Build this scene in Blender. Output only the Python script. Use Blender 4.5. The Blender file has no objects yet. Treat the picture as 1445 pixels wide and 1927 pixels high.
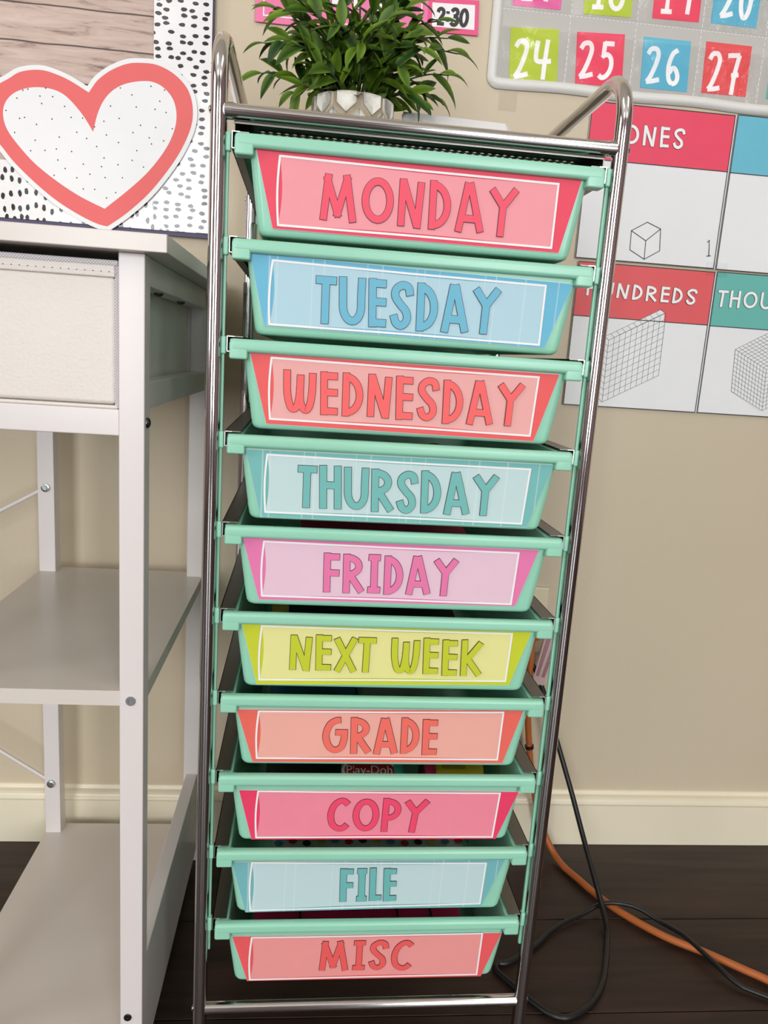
import bpy, bmesh, math, random
from mathutils import Vector, Matrix, Euler

# ------------------------------------------------------------------ camera, light, exposure
CAM_LOC = (0.0805, -0.624, 0.7047)
CAM_AXES = [(0.994179, -0.085487, 0.065575), (-0.047163, 0.201921, 0.978266), (-0.09687, -0.975664, 0.196714)]
CAM_LENS = 26.9306
CART_TURN = 0.0139
LIP_TOP = 0.8611
PITCH = 0.0745
RAIL_Z = 0.8764
LABELS = {
  'MONDAY': [[(0.0281, -0.0089), (0.2804, -0.0102), (0.2692, -0.0648), (0.0422, -0.0646)], [(0.046, -0.0132), (0.262, -0.0145), (0.2626, -0.0617), (0.0462, -0.0619)], [(0.0756, -0.0225), (0.231, -0.0191), (0.2339, -0.056), (0.076, -0.0549)]],
  'TUESDAY': [[(0.0258, -0.0099), (0.2828, -0.0139), (0.2656, -0.0654), (0.0382, -0.0629)], [(0.0433, -0.014), (0.2603, -0.0168), (0.2608, -0.0631), (0.0423, -0.0618)], [(0.0771, -0.0216), (0.2241, -0.0215), (0.2267, -0.0582), (0.0789, -0.058)]],
  'WEDNESDAY': [[(0.0285, -0.0104), (0.2795, -0.0114), (0.2648, -0.0676), (0.0426, -0.0655)], [(0.0451, -0.013), (0.2623, -0.0146), (0.261, -0.0632), (0.0454, -0.0614)], [(0.0546, -0.0219), (0.2514, -0.0205), (0.2542, -0.0564), (0.0559, -0.0557)]],
  'THURSDAY': [[(0.027, -0.012), (0.2834, -0.0117), (0.2666, -0.0673), (0.0405, -0.068)], [(0.0445, -0.0154), (0.2633, -0.0164), (0.2615, -0.0642), (0.0443, -0.0637)], [(0.0696, -0.0225), (0.237, -0.0224), (0.2403, -0.0585), (0.0712, -0.0588)]],
  'FRIDAY': [[(0.027, -0.0106), (0.2781, -0.0114), (0.2634, -0.0637), (0.0415, -0.0648)], [(0.0444, -0.0131), (0.2606, -0.0145), (0.2594, -0.0618), (0.0441, -0.0613)], [(0.0936, -0.0208), (0.2087, -0.021), (0.2113, -0.0555), (0.0949, -0.0556)]],
  'NEXT_WEEK': [[(0.0283, -0.0103), (0.2798, -0.0107), (0.2656, -0.0635), (0.0423, -0.0673)], [(0.0452, -0.0122), (0.2623, -0.0132), (0.2617, -0.0594), (0.0444, -0.0627)], [(0.0683, -0.0194), (0.2369, -0.0201), (0.2393, -0.0546), (0.0691, -0.0525)]],
  'GRADE': [[(0.0264, -0.0148), (0.2804, -0.0113), (0.2673, -0.0658), (0.0409, -0.0663)], [(0.0451, -0.016), (0.262, -0.0133), (0.2619, -0.062), (0.0446, -0.0625)], [(0.1001, -0.0203), (0.2042, -0.0207), (0.2061, -0.0565), (0.1019, -0.0565)]],
  'COPY': [[(0.0304, -0.0168), (0.2839, -0.0173), (0.2683, -0.0683), (0.0424, -0.0682)], [(0.0471, -0.0173), (0.2665, -0.0185), (0.2645, -0.0659), (0.0466, -0.0659)], [(0.1082, -0.0242), (0.2022, -0.0244), (0.201, -0.0599), (0.1101, -0.0592)]],
  'FILE': [[(0.0258, -0.0141), (0.2782, -0.0129), (0.2612, -0.0656), (0.0394, -0.0695)], [(0.0438, -0.0142), (0.2603, -0.0164), (0.2593, -0.0625), (0.0437, -0.0672)], [(0.1241, -0.0212), (0.1773, -0.0211), (0.1792, -0.0577), (0.1257, -0.0581)]],
  'MISC': [[(0.0283, -0.017), (0.2825, -0.0179), (0.268, -0.0696), (0.0431, -0.0689)], [(0.0462, -0.018), (0.2637, -0.0175), (0.2634, -0.0668), (0.0455, -0.067)], [(0.1073, -0.0236), (0.1989, -0.0231), (0.1994, -0.0592), (0.1085, -0.0574)]],
}
HEART = [(-0.2026, 0.9944), (-0.194, 1.006), (-0.1782, 1.0184), (-0.1588, 1.0276), (-0.1418, 1.0304), (-0.1222, 1.03), (-0.1026, 1.0227), (-0.087, 1.0103), (-0.0787, 0.9966), (-0.0753, 0.9799), (-0.0769, 0.9609), (-0.0859, 0.9375), (-0.1013, 0.9116), (-0.1268, 0.8786), (-0.1551, 0.8518), (-0.1791, 0.8339), (-0.1954, 0.837), (-0.2209, 0.8478), (-0.2467, 0.8627), (-0.2714, 0.8817), (-0.2922, 0.9007), (-0.3033, 0.9139), (-0.3137, 0.9265), (-0.3215, 0.9432), (-0.3233, 0.9603), (-0.3185, 0.9768), (-0.308, 0.9897), (-0.2947, 0.9983), (-0.2814, 1.0069), (-0.2647, 1.0113), (-0.2492, 1.0117), (-0.2319, 1.0076), (-0.2188, 1.0026)]
HEART_IN = [(-0.1963, 0.945), (-0.1913, 0.9642), (-0.1845, 0.9793), (-0.1747, 0.9912), (-0.1612, 0.9999), (-0.1435, 1.005), (-0.1276, 1.0059), (-0.114, 1.0003), (-0.1034, 0.9885), (-0.0995, 0.9724), (-0.1018, 0.9551), (-0.1116, 0.9335), (-0.1314, 0.9067), (-0.1551, 0.8835), (-0.1834, 0.8594), (-0.2107, 0.8705), (-0.2364, 0.8846), (-0.263, 0.9032), (-0.2819, 0.9222), (-0.2941, 0.9381), (-0.2985, 0.9522), (-0.2969, 0.9656), (-0.2882, 0.9773), (-0.2743, 0.9848), (-0.2574, 0.9881), (-0.2401, 0.9869), (-0.2269, 0.9812), (-0.2138, 0.9691), (-0.2042, 0.9572)]
HEART_DOTS = [(-0.2755, 0.9832), (-0.2698, 0.9848), (-0.2497, 0.9878), (-0.2824, 0.974), (-0.2564, 0.9786), (-0.242, 0.9792), (-0.2546, 0.9707), (-0.2952, 0.9595), (-0.2285, 0.9699), (-0.28, 0.9522), (-0.2744, 0.9538), (-0.2609, 0.9473), (-0.2432, 0.9548), (-0.2214, 0.9586), (-0.2082, 0.959), (-0.2861, 0.9363), (-0.215, 0.9428), (-0.2353, 0.9356), (-0.2629, 0.9298), (-0.2038, 0.9369), (-0.2683, 0.9177), (-0.2519, 0.9195), (-0.2388, 0.9222), (-0.2213, 0.9209), (-0.2373, 0.9101), (-0.229, 0.9013), (-0.208, 0.908), (-0.1923, 0.929), (-0.1945, 0.9506), (-0.1837, 0.9577), (-0.181, 0.9428), (-0.167, 0.9356), (-0.176, 0.9751), (-0.1647, 0.9958), (-0.1514, 0.9895), (-0.1294, 1.0009), (-0.1137, 0.9982), (-0.1463, 0.9767), (-0.1246, 0.9762), (-0.1191, 0.9855), (-0.1117, 0.9738), (-0.1661, 0.9624), (-0.1414, 0.957), (-0.1236, 0.9561), (-0.1042, 0.9565), (-0.15, 0.9482), (-0.1311, 0.944), (-0.1285, 0.9374), (-0.1142, 0.9421), (-0.1457, 0.9284), (-0.1838, 0.9169), (-0.1676, 0.9107), (-0.151, 0.9171), (-0.1377, 0.9106), (-0.1868, 0.907), (-0.2004, 0.8973), (-0.1827, 0.8949), (-0.1625, 0.8964), (-0.2419, 0.8926), (-0.2156, 0.892), (-0.2083, 0.88), (-0.1949, 0.8805), (-0.1703, 0.8789), (-0.1812, 0.872)]
FLAT = [(0.4672, 0.7477), (0.5395, 0.7878), (0.5426, 0.706), (0.4684, 0.6656), (0.462, 0.7522), (0.5328, 0.7916), (0.4633, 0.6697)]
CUBE1 = [(0.5002, 0.9002), (0.5192, 0.8932), (0.5216, 0.8661), (0.5022, 0.854), (0.4813, 0.8644), (0.4802, 0.8881), (0.5012, 0.8772)]
THOU = [(0.6458, 0.7473), (0.649, 0.6913), (0.6983, 0.6644), (0.6946, 0.7235), (0.6883, 0.7735)]
T_ONES = [(0.452, 1.0153), (0.5363, 1.0165), (0.5372, 0.9913), (0.4537, 0.9916)]
T_HUND = [(0.4276, 0.8215), (0.5819, 0.8213), (0.582, 0.8007), (0.4277, 0.8027)]
T_THOU0 = [(0.6098, 0.8233), (0.6103, 0.8013), (0.6793, 0.8249), (0.6795, 0.8021)]
T_1 = [(0.5839, 0.8843), (0.5896, 0.8854), (0.5921, 0.8648), (0.5857, 0.8637)]
T_230 = [(0.2048, 1.1235), (0.2451, 1.1258), (0.2443, 1.1047), (0.2051, 1.1044)]
N24 = [(0.3016, 1.0971), (0.3512, 1.1013), (0.3535, 1.0567), (0.3046, 1.0539)]
N25 = [(0.3833, 1.1027), (0.4303, 1.106), (0.433, 1.0641), (0.3868, 1.0616)]
N26 = [(0.4693, 1.105), (0.5153, 1.1064), (0.5187, 1.0648), (0.4729, 1.0642)]
N27 = [(0.5499, 1.1074), (0.5945, 1.1086), (0.597, 1.0597), (0.554, 1.0631)]
ORANGE = [(0.4009, 0.375, 0.337), (0.4016, 0.372, 0.2865), (0.4045, 0.372, 0.2298), (0.4138, 0.372, 0.1636), (0.4257, 0.37, 0.1056), (0.438, 0.362, 0.0591), (0.462, 0.3795, 0.006), (0.4681, 0.3268, 0.006), (0.4815, 0.2972, 0.006), (0.4943, 0.269, 0.006), (0.5172, 0.2321, 0.006), (0.5565, 0.19, 0.006), (0.5984, 0.1612, 0.006), (0.632, 0.1346, 0.006), (0.6527, 0.1181, 0.006), (0.7163, 0.0606, 0.006)]
BLACK = [(0.4133, 0.37, 0.2796), (0.4471, 0.355, 0.186), (0.4653, 0.325, 0.1252), (0.4742, 0.3, 0.088), (0.479, 0.28, 0.065), (0.4839, 0.247, 0.0369), (0.4867, 0.225, 0.0183), (0.4836, 0.2, 0.0074), (0.4781, 0.178, -0.0046), (0.4551, 0.1311, 0.004), (0.4341, 0.1006, 0.004), (0.414, 0.0828, 0.004), (0.3904, 0.0727, 0.004), (0.3727, 0.0779, 0.004), (0.3578, 0.0939, 0.004), (0.3383, 0.1211, 0.004)]
BLACK2 = [(0.3463, 0.1529, 0.004), (0.3808, 0.1753, 0.004), (0.4059, 0.1982, 0.004), (0.4324, 0.2157, 0.004), (0.4622, 0.2299, 0.004), (0.4911, 0.2397, 0.004), (0.5168, 0.2396, 0.004), (0.5387, 0.2305, 0.004), (0.5601, 0.2129, 0.004), (0.5729, 0.1941, 0.004), (0.5804, 0.1804, 0.004), (0.5961, 0.1431, 0.004), (0.6088, 0.1169, 0.004), (0.6271, 0.1026, 0.004)]
CAN1 = [(0.1025, 0.055, 0.3059), (0.1922, 0.055, 0.3065)]
CAN2 = [(0.1965, 0.055, 0.3066), (0.2849, 0.055, 0.3072)]
CAN3 = [(0.1828, 0.09, 0.6252), (0.2366, 0.09, 0.6255), (0.2097, 0.09, 0.6215)]
PAPERS = [(0.1769, 0.1, 0.9108), (0.2439, 0.1, 0.9161), (0.2514, 0.1, 0.9142)]
scene = bpy.context.scene
COL = scene.collection
PI = math.pi

cam_data = bpy.data.cameras.new('camera')
cam_data.sensor_width = 36.0
cam_data.sensor_fit = 'AUTO'
cam_data.lens = CAM_LENS
cam_data.clip_start = 0.02
cam = bpy.data.objects.new('camera', cam_data)
COL.objects.link(cam)
ax = [Vector(a) for a in CAM_AXES]
cam.matrix_world = Matrix(((ax[0].x, ax[1].x, ax[2].x, CAM_LOC[0]),
                           (ax[0].y, ax[1].y, ax[2].y, CAM_LOC[1]),
                           (ax[0].z, ax[1].z, ax[2].z, CAM_LOC[2]), (0, 0, 0, 1)))
scene.camera = cam

vs = scene.view_settings
vs.view_transform = 'Standard'
vs.look = 'None'
vs.gamma = 1.0
vs.use_curve_mapping = False
vs.exposure = -0.14

world = bpy.data.worlds.new('world')
scene.world = world
world.use_nodes = True
bg = world.node_tree.nodes['Background']
bg.inputs[0].default_value = (0.85, 0.92, 1.0, 1)
bg.inputs[1].default_value = 0.3

ROOM = dict(x0=-2.6, x1=3.0, y0=-4.2, y1=0.40, z1=2.7)
BASE_Y = 0.386            # face of the baseboard


def area_light(name, loc, rot, sx, sy, power, color=(1, 1, 1)):
    l = bpy.data.lights.new(name, 'AREA')
    l.shape = 'RECTANGLE'
    l.size = sx
    l.size_y = sy
    l.energy = power
    l.color = color
    o = bpy.data.objects.new(name, l)
    o.location = loc
    o.rotation_euler = rot
    COL.objects.link(o)
    return o


# daylight through the two windows in the wall behind the photographer, and one in the left wall
WINDOWS = [(-1.15, 1.25, 1.0, 1.9), (1.35, 1.25, 1.0, 1.9)]     # x, z, width, height
for side, (wx, wz, ww, wh) in zip(('left', 'right'), WINDOWS):
    area_light('window_rear_%s_offscreen' % side, (wx, ROOM['y0'] - 0.03, wz), (PI / 2, 0, 0), ww, wh, 92, (0.95, 0.98, 1.0))
area_light('window_left_offscreen', (ROOM['x0'] - 0.03, -1.5, 1.45), (PI / 2, 0, -PI / 2), 1.2, 1.5, 32, (0.95, 0.98, 1.0))
# ceiling fixtures
FIXTURES = [(-0.9, -1.3), (1.2, -1.3), (-0.9, -3.3), (1.2, -3.3)]
for place, (fx, fy) in zip(('near_left', 'near_right', 'far_left', 'far_right'), FIXTURES):
    area_light('ceiling_lamp_%s_offscreen' % place, (fx, fy, ROOM['z1'] - 0.075), (0, 0, 0), 0.56, 1.16, 7, (1.0, 0.985, 0.95))


# ------------------------------------------------------------------ helpers
def lin(c):
    c = c / 255.0
    return c / 12.92 if c <= 0.04045 else ((c + 0.055) / 1.055) ** 2.4


def rgb(c):
    return (lin(c[0]), lin(c[1]), lin(c[2]), 1.0)


MATS = {}


def mat(name, color, rough=0.5, metal=0.0, bump=0.0, bscale=200.0, vary=0.0, vscale=8.0, stretch=(1, 1, 1),
        spec=0.5, coat=0.0, coat_rough=0.1, sss=0.0, trans=0.0):
    """plain procedural surface: base colour with a little noise, optional fine bump"""
    if name in MATS:
        return MATS[name]
    m = bpy.data.materials.new(name)
    m.use_nodes = True
    nt = m.node_tree
    b = nt.nodes['Principled BSDF']
    b.inputs['Roughness'].default_value = rough
    b.inputs['Metallic'].default_value = metal
    b.inputs['Specular IOR Level'].default_value = spec
    b.inputs['Coat Weight'].default_value = coat
    b.inputs['Coat Roughness'].default_value = coat_rough
    col = rgb(color)
    b.inputs['Base Color'].default_value = col
    tc = nt.nodes.new('ShaderNodeTexCoord')
    mp = nt.nodes.new('ShaderNodeMapping')
    mp.inputs['Scale'].default_value = stretch
    nt.links.new(tc.outputs['Object'], mp.inputs['Vector'])
    if vary > 0:
        n = nt.nodes.new('ShaderNodeTexNoise')
        n.inputs['Scale'].default_value = vscale
        n.inputs['Detail'].default_value = 4
        nt.links.new(mp.outputs['Vector'], n.inputs['Vector'])
        r = nt.nodes.new('ShaderNodeValToRGB')
        r.color_ramp.elements[0].position = 0.3
        r.color_ramp.elements[1].position = 0.7
        r.color_ramp.elements[0].color = (col[0] * (1 - vary), col[1] * (1 - vary), col[2] * (1 - vary), 1)
        r.color_ramp.elements[1].color = (min(1, col[0] * (1 + vary)), min(1, col[1] * (1 + vary)), min(1, col[2] * (1 + vary)), 1)
        nt.links.new(n.outputs['Fac'], r.inputs['Fac'])
        nt.links.new(r.outputs['Color'], b.inputs['Base Color'])
    if bump > 0:
        n2 = nt.nodes.new('ShaderNodeTexNoise')
        n2.inputs['Scale'].default_value = bscale
        n2.inputs['Detail'].default_value = 3
        nt.links.new(mp.outputs['Vector'], n2.inputs['Vector'])
        bp = nt.nodes.new('ShaderNodeBump')
        bp.inputs['Strength'].default_value = bump
        bp.inputs['Distance'].default_value = 0.001
        nt.links.new(n2.outputs['Fac'], bp.inputs['Height'])
        nt.links.new(bp.outputs['Normal'], b.inputs['Normal'])
    MATS[name] = m
    return m


def node_mat(name):
    m = bpy.data.materials.new(name)
    m.use_nodes = True
    MATS[name] = m
    nt = m.node_tree
    return m, nt, nt.nodes['Principled BSDF'], nt.nodes, nt.links


class MB:
    """collects geometry for one mesh object"""

    def __init__(self):
        self.v = []
        self.f = []
        self.mi = []
        self.sm = []
        self.weighted = False

    def add(self, verts, faces, m=0, smooth=False):
        o = len(self.v)
        self.v.extend([tuple(p) for p in verts])
        for f in faces:
            self.f.append(tuple(i + o for i in f))
            self.mi.append(m)
            self.sm.append(smooth)
        return self

    def box(self, x0, x1, y0, y1, z0, z1, m=0, bevel=0.0, seg=2):
        if bevel <= 0:
            vs_ = [(x0, y0, z0), (x1, y0, z0), (x1, y1, z0), (x0, y1, z0), (x0, y0, z1), (x1, y0, z1), (x1, y1, z1), (x0, y1, z1)]
            return self.add(vs_, [(0, 3, 2, 1), (4, 5, 6, 7), (0, 1, 5, 4), (1, 2, 6, 5), (2, 3, 7, 6), (3, 0, 4, 7)], m)
        bm = bmesh.new()
        bmesh.ops.create_cube(bm, size=1.0)
        for p in bm.verts:
            p.co = Vector(((x0 + x1) / 2 + p.co.x * (x1 - x0), (y0 + y1) / 2 + p.co.y * (y1 - y0), (z0 + z1) / 2 + p.co.z * (z1 - z0)))
        bmesh.ops.bevel(bm, geom=bm.edges[:], offset=min(bevel, (x1 - x0) * .49, (y1 - y0) * .49, (z1 - z0) * .49), segments=seg, affect='EDGES', profile=0.5)
        self.weighted = True
        return self.from_bm(bm, m, True)

    def from_bm(self, bm, m=0, smooth=False):
        bm.verts.index_update()
        self.add([p.co[:] for p in bm.verts], [[q.index for q in f.verts] for f in bm.faces], m, smooth)
        bm.free()
        return self

    def tube(self, pts, r, n=12, m=0, caps=True, closed=False, smooth=True):
        """sweep a circle along a polyline; r may be a list"""
        pts = [Vector(p) for p in pts]
        k = len(pts)
        rr = r if isinstance(r, (list, tuple)) else [r] * k
        tang = []
        for i in range(k):
            a = pts[(i - 1) % k] if (i > 0 or closed) else pts[i]
            b = pts[(i + 1) % k] if (i < k - 1 or closed) else pts[i]
            tang.append((b - a).normalized())
        up = Vector((0, 0, 1)) if abs(tang[0].z) < .9 else Vector((1, 0, 0))
        nrm = (up - tang[0] * up.dot(tang[0])).normalized()
        verts = []
        for i in range(k):
            if i:
                nrm = (nrm - tang[i] * nrm.dot(tang[i]))
                nrm.normalize()
            bi = tang[i].cross(nrm)
            for j in range(n):
                a = 2 * PI * j / n
                verts.append(pts[i] + (nrm * math.cos(a) + bi * math.sin(a)) * rr[i])
        faces = []
        last = k if closed else k - 1
        for i in range(last):
            for j in range(n):
                i2 = (i + 1) % k
                faces.append((i * n + j, i * n + (j + 1) % n, i2 * n + (j + 1) % n, i2 * n + j))
        self.add(verts, faces, m, smooth)
        if caps and not closed:
            self.add(verts[:n], [tuple(range(n - 1, -1, -1))], m)
            self.add(verts[-n:], [tuple(range(n))], m)
        return self

    def lathe(self, prof, c=(0, 0, 0), n=32, m=0, axis='Z', smooth=True):
        """profile list of (radius, height) about an axis"""
        verts = []
        for r, h in prof:
            for j in range(n):
                a = 2 * PI * j / n
                x, y = r * math.cos(a), r * math.sin(a)
                p = (x, y, h) if axis == 'Z' else ((h, x, y) if axis == 'X' else (x, h, -y))
                verts.append((c[0] + p[0], c[1] + p[1], c[2] + p[2]))
        faces = []
        for i in range(len(prof) - 1):
            for j in range(n):
                faces.append((i * n + j, i * n + (j + 1) % n, (i + 1) * n + (j + 1) % n, (i + 1) * n + j))
        return self.add(verts, faces, m, smooth)

    def poly(self, pts2, y, m=0, fn=None):
        """flat polygon facing -Y from (x, z) points"""
        vs_ = [(p[0], y if fn is None else fn(p[0], p[1]) + y, p[1]) for p in pts2]
        area = sum(pts2[i][0] * pts2[(i + 1) % len(pts2)][1] - pts2[(i + 1) % len(pts2)][0] * pts2[i][1] for i in range(len(pts2)))
        idx = tuple(range(len(pts2)))
        return self.add(vs_, [idx if area > 0 else idx[::-1]], m)

    def slab(self, pts2, y0, y1, m=0, m_side=None):
        """extruded polygon from (x, z) points: front at y0 (facing -Y), back at y1"""
        n = len(pts2)
        area = sum(pts2[i][0] * pts2[(i + 1) % n][1] - pts2[(i + 1) % n][0] * pts2[i][1] for i in range(n))
        if area < 0:
            pts2 = pts2[::-1]
        self.add([(p[0], y0, p[1]) for p in pts2], [tuple(range(n))], m)
        self.add([(p[0], y1, p[1]) for p in pts2], [tuple(range(n - 1, -1, -1))], m if m_side is None else m_side)
        vs_ = [(p[0], y0, p[1]) for p in pts2] + [(p[0], y1, p[1]) for p in pts2]
        return self.add(vs_, [(i, i + n, (i + 1) % n + n, (i + 1) % n) for i in range(n)], m if m_side is None else m_side)

    def ribbon(self, pts, w, y, m=0, closed=False, ext=0.0, fn=None):
        """flat stroke of width w along an (x, z) polyline, facing -Y"""
        P = [Vector((p[0], p[1])) for p in pts]
        k = len(P)
        if ext and not closed:
            P[0] = P[0] + (P[0] - P[1]).normalized() * ext
            P[-1] = P[-1] + (P[-1] - P[-2]).normalized() * ext
        ww = w if isinstance(w, (list, tuple)) else [w] * k
        L, Rr = [], []
        for i in range(k):
            a = P[i] - P[(i - 1) % k] if (i > 0 or closed) else P[1] - P[0]
            b = P[(i + 1) % k] - P[i] if (i < k - 1 or closed) else P[k - 1] - P[k - 2]
            a.normalize()
            b.normalize()
            na, nb = Vector((-a.y, a.x)), Vector((-b.y, b.x))
            t = na + nb
            if t.length < 1e-4:
                t = na.copy()
            t.normalize()
            s = min(1.8, 1.0 / max(.3, t.dot(na)))
            L.append(P[i] + t * ww[i] * .5 * s)
            Rr.append(P[i] - t * ww[i] * .5 * s)
        g = (lambda q: (q.x, y + (fn(q.x, q.y) if fn else 0), q.y))
        vs_ = [g(q) for q in L] + [g(q) for q in Rr]
        fs = []
        for i in range(k if closed else k - 1):
            j = (i + 1) % k
            fs.append((i, k + i, k + j, j))
        return self.add(vs_, fs, m)

    def mesh(self, name, mats):
        me = bpy.data.meshes.new(name)
        me.from_pydata(self.v, [], self.f)
        for q in (mats if isinstance(mats, (list, tuple)) else [mats]):
            me.materials.append(q)
        me.polygons.foreach_set('material_index', self.mi)
        me.polygons.foreach_set('use_smooth', self.sm)
        me.validate()
        me.update()
        if any(self.sm) and self.weighted:
            acc = [Vector((0, 0, 0)) for _ in me.vertices]
            for p in me.polygons:
                if p.use_smooth:
                    for vi in p.vertices:
                        acc[vi] += p.normal * p.area
            nl = [None] * len(me.loops)
            for p in me.polygons:
                for li in p.loop_indices:
                    a_ = acc[me.loops[li].vertex_index]
                    nl[li] = a_.normalized() if (p.use_smooth and a_.length > 0) else p.normal.copy()
            me.normals_split_custom_set(nl)
        return me

    def build(self, name, mats, parent=None, label=None, loc=None, autosmooth=True):
        me = self.mesh(name, mats)
        o = bpy.data.objects.new(name, me)
        COL.objects.link(o)
        if parent is not None:
            o.parent = parent
        if loc is not None:
            o.location = loc
        if label:
            o['label'] = label
        return o


def sharp(o, angle=35):
    """mark sharp edges so that smooth shading keeps its corners"""
    bm = bmesh.new()
    bm.from_mesh(o.data)
    bmesh.ops.remove_doubles(bm, verts=bm.verts, dist=1e-6)
    for e in bm.edges:
        e.smooth = not (len(e.link_faces) == 2 and e.calc_face_angle(0) > math.radians(angle))
    bm.to_mesh(o.data)
    bm.free()
    return o


def thing(name, label, cat, loc=(0, 0, 0), rotz=0.0, group=None):
    o = bpy.data.objects.new(name, None)
    o.empty_display_size = 0.02
    COL.objects.link(o)
    o.location = loc
    o.rotation_euler = (0, 0, rotz)
    return tag(o, label, cat, group)


def tag(o, label, cat, group=None):
    o['label'] = label
    o['category'] = cat
    if group:
        o['group'] = group
    return o


def struct(o, label=None):
    o['kind'] = 'structure'
    if label:
        o['label'] = label
    return o


def smooth_path(pts, sub=8, closed=False):
    """Catmull-Rom through the points (any dimension)"""
    P = [Vector(p) for p in pts]
    n = len(P)
    out = []
    for i in range(n if closed else n - 1):
        p1, p2 = P[i], P[(i + 1) % n]
        p0 = P[(i - 1) % n] if (closed or i > 0) else p1 * 2 - p2
        p3 = P[(i + 2) % n] if (closed or i < n - 2) else p2 * 2 - p1
        for j in range(sub):
            t = j / sub
            out.append(0.5 * ((2 * p1) + (p2 - p0) * t + (2 * p0 - 5 * p1 + 4 * p2 - p3) * t * t + (3 * p1 - p0 - 3 * p2 + p3) * t ** 3))
    if not closed:
        out.append(P[-1])
    return [tuple(q) for q in out]


# ------------------------------------------------------------------ lettering (hand-drawn stroke alphabets)
def arc(cx, cy, rx, ry, a0, a1, n=14):
    return [(cx + rx * math.cos(math.radians(a0 + (a1 - a0) * i / n)), cy + ry * math.sin(math.radians(a0 + (a1 - a0) * i / n))) for i in range(n + 1)]


def sp(*pts):
    return smooth_path(pts, 6)


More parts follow.
